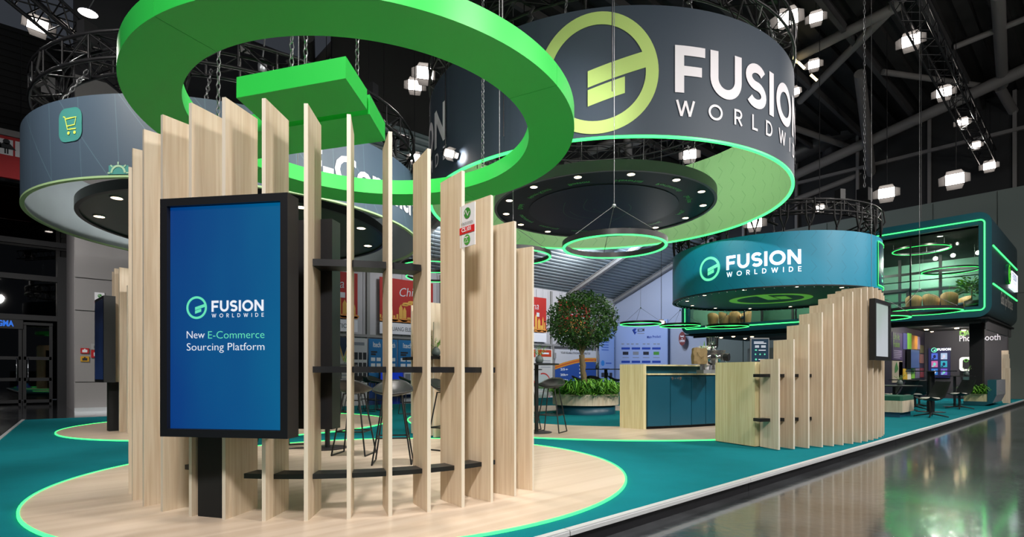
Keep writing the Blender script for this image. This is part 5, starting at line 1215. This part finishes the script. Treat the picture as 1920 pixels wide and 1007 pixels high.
for px, D, rz, lb in ((842, 9.6, .4, 'stool on the middle circle behind the right slats'), (862, 11.2, 1.0, 'green backed stool behind the right slats')): q = P(px, 700, D); stool(q.x, q.y, rz, lb)
q = P(855, 700, 10.6); table(q.x, q.y, 'bar table on the middle circle behind the right slats', h=1.18); vase(q.x, q.y, 1.192, 'round vase on the bar table behind the right slats')
vq = P(821, 668, 8.85); vase(vq.x, vq.y + .05, 1.34, 'leafy vase on the dark shelf of the distant slatted screen')
def make_chair():
    t = thing('shell_chair', (0, 0, 0), 'x', 'chair', 'black shell chairs')
    mb = MB(); rows = []
    for i in range(9):      # side profile from front edge over the seat up the back
        k = i / 8; y = -.24 + .42 * min(1, k * 1.7) + max(0, k - .55) * .35; z = .44 - .03 * sin(min(1, k * 1.9) * PI) + (max(0, k - .42) / .58) ** 1.15 * .42; wd_ = .25 - .02 * k - .06 * max(0, k - .7)
        rows.append([(wd_ * u, y - .05 * (abs(u) ** 2) * (1 if k > .5 else 0), z + .05 * abs(u) ** 3 * (1.2 - k)) for u in (-1, -.8, -.5, 0, .5, .8, 1)])
    b_ = [[(x, y + .012, z - .02) for x, y, z in r] for r in rows]
    mb.grid(rows, 0, True); mb.grid(b_, 0, True, flip=True)
    for r, s in ((rows[0], b_[0]), (rows[-1], b_[-1])): mb.grid([r, s], 0)
    mb.grid([[r[0] for r in rows], [r[0] for r in b_]], 0); mb.grid([[r[-1] for r in rows], [r[-1] for r in b_]], 0)
    mb.build('shell', mat('shell_black', '0c0c0f', .55), t, False)
    MB().lathe((0, -.04, .43), [(.001, .045), (.17, .045), (.2, .03), (.2, .0), (.001, .0)], 20).build('seat_pad', mat('pad_white', 'd9d4cc', .8), t, False)
    MB().tube([(0, -.02, .42), (0, -.02, .08)], .03, 10).build('column', black, t, False)
    for k in range(4): a = PI / 4 + k * PI / 2; MB().tube([(0, -.02, .09), (.34 * cos(a), -.02 + .34 * sin(a), .015)], [.024, .014], 6).build('leg', black, t, False)
    return t
chair0 = make_chair(); q = G(1747, 782)
chair0.location = (q.x, q.y, 0); chair0.rotation_euler = (0, 0, -2.25); chair0['label'] = 'black swivel shell chair with white pad, nearest to the aisle kerb at right'
for px, D, rz, lb in ((1694, 15.4, 2.6, 'shell chair behind the low glass table at right'), (1668, 15.6, -2.7, 'shell chair with rounded dark back, left of the low table'), (1716, 16.1, 2.0, 'shell chair with white pad between the tables at right'), (1800, 16.2, -2.2, 'shell chair facing the photo booth wall, right side'), (1722, 17.0, .6, 'shell chair under the high table before the collage wall')):
    q = P(px, 700, D); dup(chair0, (q.x, q.y, 0), rz, lb)
q = P(1676, 700, 14.5); table(q.x, q.y, 'low round table with white flowers at the right lounge', h=.74, r=.62, base=.3, name='lounge_table', z=0); vase(q.x + .15, q.y - .1, .74, 'white flowers in a low bowl on the lounge table', True)
q = P(1745, 700, 14.9); table(q.x, q.y, 'high black bar table with a thick column at the right lounge', h=1.13, r=.56, base=.33, pole=.09, z=0)
q = P(1790, 700, 17.2); table(q.x, q.y, 'dark round table before the photo booth wall', h=.98, r=.5, base=.3, name='lounge_table', z=0); vase(q.x - .1, q.y - .3, .98, 'tiny white flower vase on the dark round table', True)
q = P(1700, 700, 17.4); table(q.x, q.y, 'dark green edged table before the collage wall', h=.86, r=.5, base=.3, name='lounge_table', z=0)
MB_ = MB().ring((0, 0), 1.0, 1.03, 0, .02, 60, rad(-120), rad(60)); q = P(1750, 700, 15.6); tag(MB_.build('floor_light_ring', neon, None, False, (q.x, q.y, .0)), 'curved green light strip in the carpet under the right lounge chairs', 'lamp')
# small slatted screen at the far right end
s5 = thing('slatted_screen', (24.4, 2.7, 0), 'small stepped oak slatted screen at the far right end of the stand', 'screen')
for i, (px, py, D) in enumerate(((1887.5, 690, 19.2), (1886.5, 672, 19.8), (1885.5, 664, 20.3), (1884.5, 657, 20.8))):
    q = P(px, 700, D); MB().box((q.x, q.y, Z(py, D) / 2), (.05, .2, Z(py, D) - .01)).build('slat', oak, s5)

# ================================================================== STANDS OF THE SIDE AISLE
red = mat('banner_red', 'a8221a', .7, noise=(1.5, .12)); gold = mat('banner_gold', 'd9a648', .6); orange = mat('banner_orange', 'd98a3c', .6); silver = mat('banner_silver', 'c9cdd2', .5)
BN = 24.95
labels = ['NJ COMMUNICATION', 'HUACHUANG ELECTRONICS', 'SEMI DEVICES', 'CIRCUIT SUPPLY', 'GLOBAL PARTS']
labels = ['COMMUNICATION', 'CHUANG ELECTRONIC', '', '', '']
for i in range(5):
    x0_ = 9.0 + 4.4 * i; zt, zb, zl = 5.95, 3.72, 3.08
    t = thing('hanging_banner', (x0_ + 1.6, BN, zl), 'red China banner with gold skyline over the aisle stands, ' + ['leftmost, beside the big display', 'second, seen between the slats', 'third, mostly behind the right slats', 'fourth, left of the tree', 'fifth, behind the tree crown'][i], 'banner', 'red banners over the aisle')
    MB().box((x0_ + 1.6, BN, (zt + zb) / 2), (3.2, .03, zt - zb)).build('cloth', red, t)
    f = lambda x, y, x0_=x0_: Vector((x0_ + x, BN - .02, zb + y)); f2 = lambda x, y, x0_=x0_: Vector((x0_ + x, BN - .028, zb + y))
    fit_text(t, 'China', lambda x, y: f2(x + .15 * y, y + .1 * (x - .9)), .9, 2.3, 1.32, .66, silver, -.004)
    mb = MB(); random.seed(31)
    x = 0; rect(mb, f, 0, 0, 3.2, .16)
    while x < 3.15:
        wd_ = random.uniform(.08, .22); h_ = random.uniform(.2, .55) if random.random() < .7 else random.uniform(.6, .95)
        if x + wd_ > 3.2: break
        rect(mb, f, x, 0, x + wd_, h_)
        if h_ > .5: mb.face([f(x, h_), f(x + wd_, h_), f(x + wd_ / 2, h_ + .2)])
        x += wd_ + random.uniform(0, .08)
    mb.build('skyline', gold, t)
    mb = MB(); rect(mb, f2, 0, 0, 3.2, .12)
    for k in range(6): disc(mb, f2, .3 + .55 * k, .12, .22, .1, n=12)
    mb.build('orange_ground', orange, t)
    mb = MB(); disc(mb, f2, 1.6, .98, .3, .07, n=14); disc(mb, f2, 1.85, 1.08, .22, .07, n=14); disc(mb, f2, 1.45, .9, .2, .05, n=14); mb.build('cloud_print', gold, t)
    mb = MB(); rect(mb, f2, 2.3, .98, 2.55, 1.24); mb.build('seal_print', silver, t)
    MB().box((x0_ + 1.6, BN, (zb + zl) / 2 - .03), (3.2, .04, zb - zl - .06)).build('name_strip', paper, t)
    if labels[i]: fit_text(t, labels[i], lambda x, y, x0_=x0_: Vector((x0_ + x, BN - .026, zl + .17 + y)), .35, 2.9, 0, .3, mat('label_grey', '55565c', .6))
    for xx in (.3, 2.9): wire(t, [(x0_ + xx, BN, zt), (x0_ + xx, BN, 6.78)], .01)
random.seed(11)
def poster(px0, px1, z0, z1, base, label, Y=24.35, name='exhibition_poster'):
    x0_, _ = onY(px0, Y); x1_, _ = onY(px1, Y); t = thing(name, ((x0_ + x1_) / 2, Y, z0), label, 'poster')
    MB().box(((x0_ + x1_) / 2, Y, (z0 + z1) / 2), (x1_ - x0_, .06, z1 - z0)).build('board', mat('poster_' + base, base, .5), t)
    return t, (lambda x, y, k=0: Vector((x0_ + x, Y - .034 - .004 * k, z0 + y))), x1_ - x0_, z1 - z0
def lines(t, f, spec, m, name='text_lines'):
    mb = MB()
    for x0_, y0_, x1_, y1_ in spec: rect(mb, f, x0_, y0_, x1_, y1_)
    return mb.build(name, m, t)
pw = mat('print_white', 'e8ebf2', .5); pg = mat('print_grey', '8a8f98', .5); pdark = mat('print_dark', '2a2c34', .5); pb = mat('print_blue', '1a4a9c', .5)
t, f, W_, H_ = poster(612, 657, FL, 2.75, 'c8c4c0', 'white poster with navy and gold corner shapes behind the stools')
mb = MB(); mb.face([f(0, H_), f(W_ * .3, H_), f(0, H_ * .45)]); mb.face([f(W_ * .45, H_), f(W_ * .95, H_), f(W_ * .7, H_ * .68)]); mb.build('navy_shape', mat('print_navy', '1b2f4e', .5), t)
mb = MB(); ribbon(mb, [(W_ * .42, H_), (W_ * .7, H_ * .62), (W_, H_ * .99)], .09, lambda x, y: f(x, y, 1), step=9); mb.face([f(0, H_ * .42, 1), f(W_ * .25, H_ * .62, 1), f(W_ * .2, H_ * .5, 1), f(0, H_ * .3, 1)]); mb.build('gold_shape', gold, t)
lines(t, f, [(W_ * .45, H_ * (.55 - .06 * k), W_ * (.9 - .1 * (k % 3)), H_ * (.57 - .06 * k)) for k in range(7)], pg)
t, f, W_, H_ = poster(661, 688, FL, 2.75, 'cfcfd2', 'white poster with rows of dark product pictures')
lines(t, f, [(W_ * (.1 + .3 * c_), H_ * (.3 + .17 * r_), W_ * (.34 + .3 * c_), H_ * (.42 + .17 * r_)) for r_ in range(3) for c_ in range(3)], pdark, 'pictures'); lines(t, f, [(W_ * .1, H_ * .88, W_ * .8, H_ * .93)], pg)
for n_, (a, b_) in enumerate(((691, 717), (720, 744), (746, 776))):
    t, f, W_, H_ = poster(a, b_, FL, 2.75, '1f78b8', ['left', 'middle', 'right'][n_] + ' blue stand panel with white product boxes')
    fit_text(t, 'Itexch' if 0 else 'Itech', f, W_ * .3, W_ * .85, H_ * .86, .36, pw, .006); mb = MB(); mb.face([f(0, 0), f(W_, 0), f(W_, H_ * .3), f(0, H_ * .38)]); mb.build('dark_fade', mat('print_deep_blue', '0c3f86', .5), t)
    lines(t, f, [(W_ * (.15 + .4 * c_), H_ * (.42 + .1 * r_), W_ * (.45 + .4 * c_), H_ * (.48 + .1 * r_)) for r_ in range(3) for c_ in range(2)], pw, 'product_boxes'); lines(t, f, [(W_ * .15, H_ * .76, W_ * .6, H_ * .79), (W_ * .15, H_ * .72, W_ * .5, H_ * .75)], pdark)
o = thing('video_wall', (onY(728, 24.0)[0], 24.0, .2), 'deep blue low video screen below the blue stand panels', 'screen'); x0_, _ = onY(712, 24.0); x1_, _ = onY(757, 24.0)
MB().box(((x0_ + x1_) / 2, 24.05, .75), (x1_ - x0_, .08, 1.1)).build('housing', black, o); mb = MB(); rect(mb, lambda x, y: Vector((x, 24.005, y)), x0_ + .05, .25, x1_ - .05, 1.25); mb.build('screen', mat('video_blue', '04081a', .3, emit='1436b8', es=.6), o)
o = thing('display_cabinet', (onY(768, 23.9)[0], 23.9, 0), 'white display cabinet with open compartments beside the blue video screen', 'cabinet'); x0_, _ = onY(758, 23.9); x1_, _ = onY(782, 23.9)
MB().box(((x0_ + x1_) / 2, 24.1, .6), (x1_ - x0_, .4, 1.2)).build('body', paper, o)
for r_ in range(2):
    for c_ in range(2): MB().box((x0_ + (x1_ - x0_) * (.27 + .46 * c_), 23.89, .35 + .5 * r_), ((x1_ - x0_) * .36, .02, .36)).build('compartment', pg, o)
t, f, W_, H_ = poster(975, 1003, FL, 2.55, 'd8d5d2', 'white poster with an orange red head panel, partly behind the last slat'); mb = MB(); rect(mb, f, 0, H_ * .82, W_, H_); mb.build('head_panel', mat('print_orange', 'c4431f', .5), t); mb = MB(); ribbon(mb, arc(W_ * .2, H_ * .1, 1.0, .9, 0, 90, 14), .1, f, step=9); mb.build('red_curve', mat('print_red', 'd0352a', .5), t)
t, f, W_, H_ = poster(1005, 1036, FL, 2.6, 'd6d4d0', 'white poster with orange red head panel and a round picture of plants'); mb = MB(); rect(mb, f, W_ * .1, H_ * .82, W_ * .9, H_ * .98); mb.build('head_panel', mat('print_orange', 'c4431f', .5), t)
lines(t, lambda x, y: f(x, y, 1), [(W_ * .3, H_ * .88, W_ * .75, H_ * .92)], pw); lines(t, f, [(W_ * .25, H_ * (.72 - .05 * k), W_ * .85, H_ * (.735 - .05 * k)) for k in range(4)], pg)
mb = MB(); disc(mb, f, W_ * .4, H_ * .22, W_ * .4, H_ * .2); mb.build('round_picture', mat('print_pale', 'c9d4cf', .5), t); mb = MB(); ribbon(mb, arc(W_ * .4, H_ * .22, W_ * .42, H_ * .21, -40, 110, 16), .08, lambda x, y: f(x, y, 1), step=9); mb.build('red_curve', mat('print_red', 'd0352a', .5), t)
mb = MB()
for k in range(7): mb.face([f(W_ * (.12 + .08 * k), H_ * .08, 1), f(W_ * (.2 + .08 * k), H_ * .08, 1), f(W_ * (.14 + .09 * k), H_ * .25, 1)])
mb.build('plant_picture', mat('print_green', '3f6b34', .5), t)
t, f, W_, H_ = poster(1040, 1117, FL, 2.62, 'c6c6cb', 'wide blue poster with an orange wave and the line about a stocking distributor')
def wave(x): return H_ * (.62 + .2 * math.sin(min(1, x / W_ * 1.15) * PI / 2))
mb = MB(); K = 16; mb.grid([[f(W_ * k / K, 0) for k in range(K + 1)], [f(W_ * k / K, wave(W_ * k / K) - .28) for k in range(K + 1)]], 0, False); mb.build('blue_field', mat('poster_blue_field', '274f9e', .5), t)
mb = MB(); mb.grid([[f(W_ * k / K, wave(W_ * k / K) - .28) for k in range(K + 1)], [f(W_ * k / K, wave(W_ * k / K)) for k in range(K + 1)]], 0, False); mb.build('orange_wave', mat('poster_wave', 'd88e2a', .5), t)
mb = MB(); mb.grid([[f(W_ * k / K, wave(W_ * k / K) - .17, 1) for k in range(K + 1)], [f(W_ * k / K, wave(W_ * k / K) - .11, 1) for k in range(K + 1)]], 0, False); mb.build('red_wave', mat('print_orange', 'c4431f', .5), t)
fit_text(t, 'YOUR RELIABLE STOCKING DISTRIBUTOR', lambda x, y: f(x, y, 1), W_ * .13, W_ * .85, H_ * .9, .2, pdark, .002)
for k, s_ in enumerate(('25+', '20k+', '1000+', 'HK, Shenzhen')): fit_text(t, s_, lambda x, y: f(x, y, 1), W_ * .12, W_ * (.3 if k < 3 else .36), H_ * (.5 - .13 * k), .2, pw, .006)
lines(t, lambda x, y: f(x, y, 1), [(W_ * .57, H_ * (.6 - .09 * k), W_ * (.66 + .03 * (k % 3)), H_ * (.635 - .09 * k)) for k in range(6)], pw)
mb = MB(); rect(mb, lambda x, y: f(x, y, 1), W_ * .45, 0, W_, H_ * .14); mb.build('table_front', pw, t)
for px in (1037.5, 1119): x_, D_ = onY(px, 24.3); tag(MB().tube([(x_, 24.3, 0), (x_, 24.3, 2.9)], .06, 8).box((x_ + .05, 24.22, 2.2), (.25, .02, .35)).build('stand_post', beam_m), 'pale green grey stand post ' + ('left' if px < 1100 else 'right') + ' of the orange wave poster', 'post')
t, f, W_, H_ = poster(1124, 1151, FL, 4.4, '8ea8dc', 'pale blue tall stand panel left of the end wall with small round mark'); lines(t, f, [(W_ * .12, H_ * (.78 - .04 * k), W_ * .6, H_ * (.795 - .04 * k)) for k in range(5)], mat('print_blue2', '3b63b8', .5)); mb = MB(); disc(mb, f, W_ * .2, H_ * .42, .2, .2); mb.build('round_mark', mat('print_sky', '2f86d8', .5), t); lines(t, f, [(W_ * (.1 + .28 * k), H_ * .2, W_ * (.3 + .28 * k), H_ * .27) for k in range(3)], pdark, 'pictures'); lines(t, f, [(W_ * .4, H_ * .41, W_ * .8, H_ * .43), (W_ * .15, H_ * .32, W_ * .65, H_ * .34)], mat('print_blue2', '3b63b8', .5))
# product board on the end wall
EW = 32.6
def onE(px, py): y_, D_ = onX(px, EW); return y_, Z(py, D_)
y0_, z1_ = onE(1153, 607); y1_, _ = onE(1252, 607)
t = thing('product_board', (EW, (y0_ + y1_) / 2, 0), 'large pale blue product board with diamond logo and rows of small product pictures', 'poster')
MB().box((EW, (y0_ + y1_) / 2, z1_ / 2), (.1, y0_ - y1_, z1_)).build('board', mat('board_blue', '9db2e0', .5), t)
def fE(px, py, k=0): y_, z_ = onE(px, py); return Vector((EW - .055 - .005 * k, y_, z_))
def rE(mb, a, b_, c, d, k=0): mb.face([fE(a, b_, k), fE(c, b_, k), fE(c, d, k), fE(a, d, k)])
dk = mat('print_royal', '1f45a8', .5)
mb = MB(); mb.face([fE(1186, 619), fE(1190, 616), fE(1195, 616), fE(1191, 622), fE(1195, 622), fE(1191, 628)]); mb.face([fE(1186, 619), fE(1191, 628), fE(1189.5, 621)]); mb.build('diamond_logo', dk, t)
def fEt(px, py): return lambda x, y: Vector((EW - .06, onE(px, py)[0] - x, onE(px, py)[1] + y))
w1 = onE(1196.5, 622)[0] - onE(1209, 622)[0]; fit_text(t, 'BCOM', fEt(1196.5, 622.5), 0, w1, 0, .34, pdark, .006)
w1 = onE(1214, 634)[0] - onE(1240, 634)[0]; fit_text(t, 'Main Product', fEt(1214, 634.5), 0, w1, 0, .25, dk, .004)
mb = MB(); rE(mb, 1196, 626, 1209, 624.8); [rE(mb, x, 646, x + 5, 644.3) for x in (1166, 1176, 1184, 1193, 1206, 1214, 1226, 1233)]; mb.build('text_lines', pg, t)
for r_ in range(2):
    for c_ in range(4):
        x = 1166 + 19.2 * c_; y = 655.5 + 25 * r_; mb = MB(); rE(mb, x, y, x + 16, y - 4); mb.build('head_panel', dk, t)
        mb = MB(); rE(mb, x + 2.5, y + 10, x + 13, y + 4); mb.build('picture', [pdark, pg][(c_ + r_) % 2] if c_ < 3 else mat('print_leaf', '4f9a3c', .5), t)
mb = MB(); [rE(mb, 1168 + 19.2 * c_, 671, 1180 + 19.2 * c_, 670) for c_ in range(4)]; mb.build('text_lines', pg, t)
t = thing('round_wall_sign', (EW, onE(1278, 635)[0], onE(1278, 635)[1]), 'round dark red sign with white word OPEN on the grey green wall', 'sign')
yc_, zc_ = onE(1278.5, 635); R_ = (onE(1278, 622)[1] - onE(1278, 648)[1]) / 2; fO = lambda x, y: Vector((EW + .1 - .06, yc_ - x * .56, zc_ + y))
mb = MB(); disc(mb, fO, 0, 0, R_, R_, n=28); mb.build('disc', mat('sign_maroon', '7d3a3a', .6), t)
for s_, y_, h_ in (('Ready', .12, .15), ('to', -.03, .12), ('OPEN', -.22, .2)): text(t, s_, lambda x, y, y_=y_: fO(x * 1.3, y_ + y) - Vector((.01, 0, 0)), h_, pw, align='CENTER', bold=.006)

# ================================================================== ROOF STEEL, TRUSSES, FLOODLIGHTS
def member(px0, py0, D0, px1, py1, D1, r, name, label, m=beam_dark, n=10):
    lim = lambda py, D: min(D, 12.35 * F / max(HZ - py, 1)); k_ = (lim(py0, D0) + lim(py1, D1)) / (D0 + D1)      # keep the steel under the roof sheet
    D0, D1, r = lim(py0, D0), lim(py1, D1), r * k_
    a, b_ = P(px0, py0, D0), P(px1, py1, D1); c = (a + b_) / 2
    return tag(MB().tube([a, b_], r, n).build(name, m, None, True, c), label, 'roof beam')
for i, (a, r) in enumerate((((1470, 338, 30, 1940, 122, 24), .26), ((1478, 236, 30, 1632, 290, 30), .16), ((1612, 138, 29, 1634, 330, 29), .24), ((1871, -10, 26, 1880, 160, 26), .24), ((1500, 190, 29, 1700, -12, 26), .2),
                            ((1655, 135, 28, 1875, 166, 27), .14), ((1875, 166, 27, 1930, 260, 26), .2), ((1625, 288, 29, 1675, 318, 29), .14), ((1470, 120, 28, 1690, 8, 25), .24), ((1490, 375, 31, 1930, 205, 27), .16), ((1790, 88, 27, 1935, 30, 25), .14),
                            ((575, 66, 27, 578, 130, 27), .36), ((590, 125, 27, 645, 66, 25), .22), ((560, 330, 22, 640, 258, 22), .1), ((1160, 280, 26, 1200, 262, 25), .2), ((1060, 305, 27, 1150, 265, 26), .2), ((1175, 262, 24, 1182, 305, 24), .16), ((1000, 320, 26, 1090, 300, 25), .14))):
    member(*a, r, 'roof_tube', 'grey steel tube of the dark roof, ' + ['long diagonal at right', 'short slope left of the right truss', 'upright right of the big drum', 'upright at the top right corner', 'diagonal left of the truss at top right', 'level tie under the truss', 'diagonal at the right edge', 'short brace below the long diagonal', 'upper diagonal beside the twin floodlights', 'lower long diagonal over the teal drum', 'tie at the top right corner',
        'thick upright seen inside the green ring', 'slanting brace inside the green ring', 'thin diagonal above the slats', 'diagonal under the big drum rim, right', 'diagonal under the big drum rim, left', 'short upright under the big drum rim', 'thin tie beside the black disc'][i])
for i in range(7):
    y = 13.5 - 2.3 * i if i < 5 else 15.5 + (i - 5) * 1.4
    tag(MB().box((16, y, 13.5), (44, .16, .3)).build('roof_purlin', mat('purlin_grey', '3b3a3b', .6), None, True, (16, y, 13)), 'long dark roof purlin number %d from the front row' % (i + 1) if 0 else 'long dark purlin under the hall roof, ' + ['over the middle of the stand', 'just before the middle row', 'over the front circle', 'near the kerb line', 'beyond the kerb over the aisle', 'towards the side aisle', 'closest to the side aisle'][i], 'roof beam')
# ventilation duct
tag(MB().tube([P(1465, 300, 31), P(1610, 232, 29)], .55, 18).build('ventilation_duct', mat('duct', '4a4a4c', .4, .4), None, True, P(1540, 262, 30)), 'fat grey ventilation duct under the dark roof at right', 'duct')
q = P(1558, 300, 30); tag(MB().tube([q + Vector((0, 0, 1.3)), q], .42, 16).build('duct_outlet', mat('duct', '4a4a4c', .4, .4), None, True, q), 'short drop pipe hanging from the ventilation duct', 'duct')
def straight_truss(a, b_, wdt, n_, name, label):
    a, b_ = Vector(a), Vector(b_); t = thing(name, (a + b_) / 2, label, 'truss'); d = (b_ - a).normalized(); s = d.cross(Vector((0, 0, 1))).normalized() * wdt / 2; u = s.cross(d).normalized() * wdt / 2
    cs = [s + u, s - u, -s - u, -s + u]
    for c in cs: MB().tube([a + c, b_ + c], .035, 6).build('chord', rig, t)
    mb = MB()
    for i in range(n_):
        p, q_ = a.lerp(b_, i / n_), a.lerp(b_, (i + 1) / n_)
        for k in range(4):
            c0_, c1_ = cs[k], cs[(k + 1) % 4]; mb.tube([p + (c0_ if i % 2 else c1_), q_ + (c1_ if i % 2 else c0_)], .016, 4, caps=False)
    stuff(mb.build('bracing', rig, t)); return t
straight_truss(P(1690, -25, 15.2), P(1852, 296, 24.5), .55, 26, 'lighting_truss', 'straight black lighting truss running away at upper right')
straight_truss(P(30, -30, 9.5), P(255, 165, 13.0), .45, 14, 'lighting_truss', 'black lighting truss above the slate blue drum at upper left')
def make_flood():
    t = thing('floodlight', (0, 0, 0), 'x', 'lamp', 'floodlights under the roof')
    MB().box((0, 0, .13), (.40, .28, .2), bev=.03).build('housing', rig, t, False)
    mb = MB(); mb.face([(-.19, -.13, .02), (.19, -.13, .02), (.19, .13, .02), (-.19, .13, .02)][::-1]); mb.build('lens', floodglow, t, False)
    for s in (-1, 1):
        MB().extrude([(-.19, s * .14, .02), (.19, s * .14, .02), (.15, s * .24, -.16), (-.15, s * .24, -.16)], (0, s * .008, .003)).build('barn_door', mat('door_grey', '1c1c1d', .7), t, False)
        MB().extrude([(s * .2, -.13, .02), (s * .2, .13, .02), (s * .32, .1, -.13), (s * .32, -.1, -.13)], (s * .008, 0, .003)).build('barn_door', mat('door_grey', '9a989a', .5), t, False)
    MB().tube([(-.23, 0, .1), (-.23, 0, .36), (.23, 0, .36), (.23, 0, .1)], .014, 6).build('yoke', rig, t, False)
    return t
fl0 = make_flood(); first = [True]; hang = []
FLOODS = [((71, 47, 10.5), (3, 6, 0), .8, 260, 'large bright floodlight at the upper left corner'), ((797, 137, 15.5), (5, 6, 1), 1.2, 170, 'brighter upper floodlight of the pair beside the green ring bars'), ((778, 160, 16), (4, 5, 1), 1.0, 120, 'lower floodlight of the pair beside the green ring bars'),
          ((822, 222, 13), (7, 3, 2), .7, 60, 'floodlight on an arm left of the big drum'), ((778, 296, 14.5), (3, 4, 1), .7, 60, 'small floodlight behind the slats below the drum edge'), ((843, 288, 10.5), (9, 8, 5), .5, 40, 'small angled floodlight before the wordmark ending at left'),
          ((1293, 290, 22), (6, 3, 0), 1.3, 160, 'floodlight seen under the big drum above the black disc'), ((1477, 35, 15), (4, 4, 0), 1.3, 420, 'large floodlight with flaps at the top right of the big drum'), ((1530, 33, 18), (8, 3, 0), 1.0, 120, 'round floodlight right of the large one at the top'),
          ((1526, 121, 21), (10, 4, 0), 1.0, 100, 'floodlight above two tube lamps right of the big drum'), ((1708, 76, 17.5), (9, 3, 0), 1.25, 300, 'highest floodlight on the straight right truss'), ((1770, 173, 20), (12, 3, 0), 1.15, 220, 'second floodlight down the straight right truss'),
          ((1805, 229, 22), (15, 3, 0), .9, 150, 'third floodlight down the straight right truss'), ((1830, 272, 23.5), (17, 3, 1), .8, 120, 'fourth floodlight down the straight right truss'), ((1855, 311, 24.5), (14, 4, 1), 1.1, 220, 'floodlight at the lower end of the straight right truss'),
          ((1790, 336, 19), (12, 4, 1), 1.35, 300, 'wide bright floodlight above the double decker'), ((1662, 362, 20), (12, 4, 1), 1.3, 300, 'round bright floodlight above the teal drum truss'), ((1537, 391, 18.5), (10, 3, 1), .7, 80, 'small floodlight inside the truss of the teal drum'),
          ((1415, 418, 17.5), (8, 3, 0), 1.1, 160, 'floodlight between the big drum rim and the teal drum'), ((1490, 172, 17), (11, 9, 6), .7, 50, 'small spotlight at the right edge of the big drum'), ((1240, 605, 24), (14, 9, 2), .6, 60, 'small bright lamp beside the distant ring pendants')]
for (px, py, D), tg, sc_, pw_, lb in FLOODS:
    q = P(px, py, D)
    o = fl0 if first[0] else dup(fl0, q, 0, lb)
    if first[0]: o.location = q; o['label'] = lb; first[0] = False
    o.scale = (sc_,) * 3; dirv = (Vector((0, 0, EYE)) * .35 + Vector(tg) * .65) - q; o.rotation_euler = dirv.to_track_quat('-Z', 'Y').to_euler()
    spot(q + dirv.normalized() * .15 * sc_, Vector(tg), pw_, 75, .12 * sc_, (1, .95, .9))
    top_ = roof_z(q.y) if q.y > 17.2 or q.z < 13.6 else q.z + .5
    R_ = o.rotation_euler.to_matrix().transposed(); lc = lambda v: R_ @ (v - q) / sc_
    st = q - dirv.normalized() * .36 * sc_; hang.append((o, [lc(st), lc(Vector((st.x, st.y, top_)))], .012 / sc_))
for o, pts, r in hang: MB().tube(pts, r, 5).build('hanger', rig, o, False)
# oval pendant lamp and tube lamps
q = P(165, 25, 12); t = thing('round_flat_lamp', q, 'flat round bright lamp hanging at the upper left', 'lamp'); MB().lathe((0, 0, 0), [(.001, .06), (.15, .045), (.18, 0)], 24).build('housing', alu, t, False); MB().lathe((0, 0, 0), [(.17, 0), (.001, -.015)], 24).build('lens', floodglow, t, False); MB().tube([(0, 0, .08), (.4, .3, 1.2)], .012, 5).build('arm', alu, t, False)
for i, (a, b_) in enumerate((((1484, 105), (1496, 118)), ((1497, 117), (1509, 129)), ((1520, 140), (1532, 151)))):
    t = thing('tube_lamp', P(*a, 21), ['upper left of the three short glowing tube lamps', 'middle of the three short glowing tube lamps', 'lowest of the three short glowing tube lamps'][i], 'lamp', 'tube lamps under the roof')
    MB().tube([P(*a, 21), P(*b_, 21)], .045, 8).build('tube', mat('tube_glow', 'fff0c0', .3, emit='ffe2a0', es=5.), t); q = P(*a, 21); wire(t, [q, (q.x, q.y, 13.75)], .01, 'cable', rig)
# antenna on a rod inside the green ring
q = P(492, 126, 11); t = thing('ceiling_access_point', q, 'pale cylinder on a thin rod inside the green ring', 'antenna'); MB().lathe((0, 0, -.16), [(.001, 0), (.08, .02), (.085, .2), (.07, .3), (.001, .31)], 16).build('housing', alu, t, False); MB().tube([(0, 0, .15), (.1, .05, 1.0)], .014, 6).build('rod', alu, t, False); MB().box((.1, .05, 1.02), (.4, .3, .05)).build('mount', alu, t, False)
for i, (px, D) in enumerate(((692, 12), (612, 14), (720, 16), (895, 11), (1148, 7.6), (944, 9.5), (1727, 14.5), (1090, 12.5), (1240, 14.5))):
    q = P(px, 400, D); tag(MB().tube([(q.x, q.y, 5.2 if i != 4 else 5.0), (q.x, q.y, 13.7)], .009, 5).build('hanging_wire', rig, None, True, (q.x, q.y, 9)), 'thin rigging wire under the roof, ' + ['inside the green ring near the bright pair', 'inside the green ring behind the bars', 'inside the green ring by the floodlight arm', 'before the left side of the big drum', 'running down across the lime emblem', 'at the left of the black ceiling disc', 'above the right ring pendant', 'left behind the big drum', 'right behind the big drum'][i], 'wire', 'rigging wires')
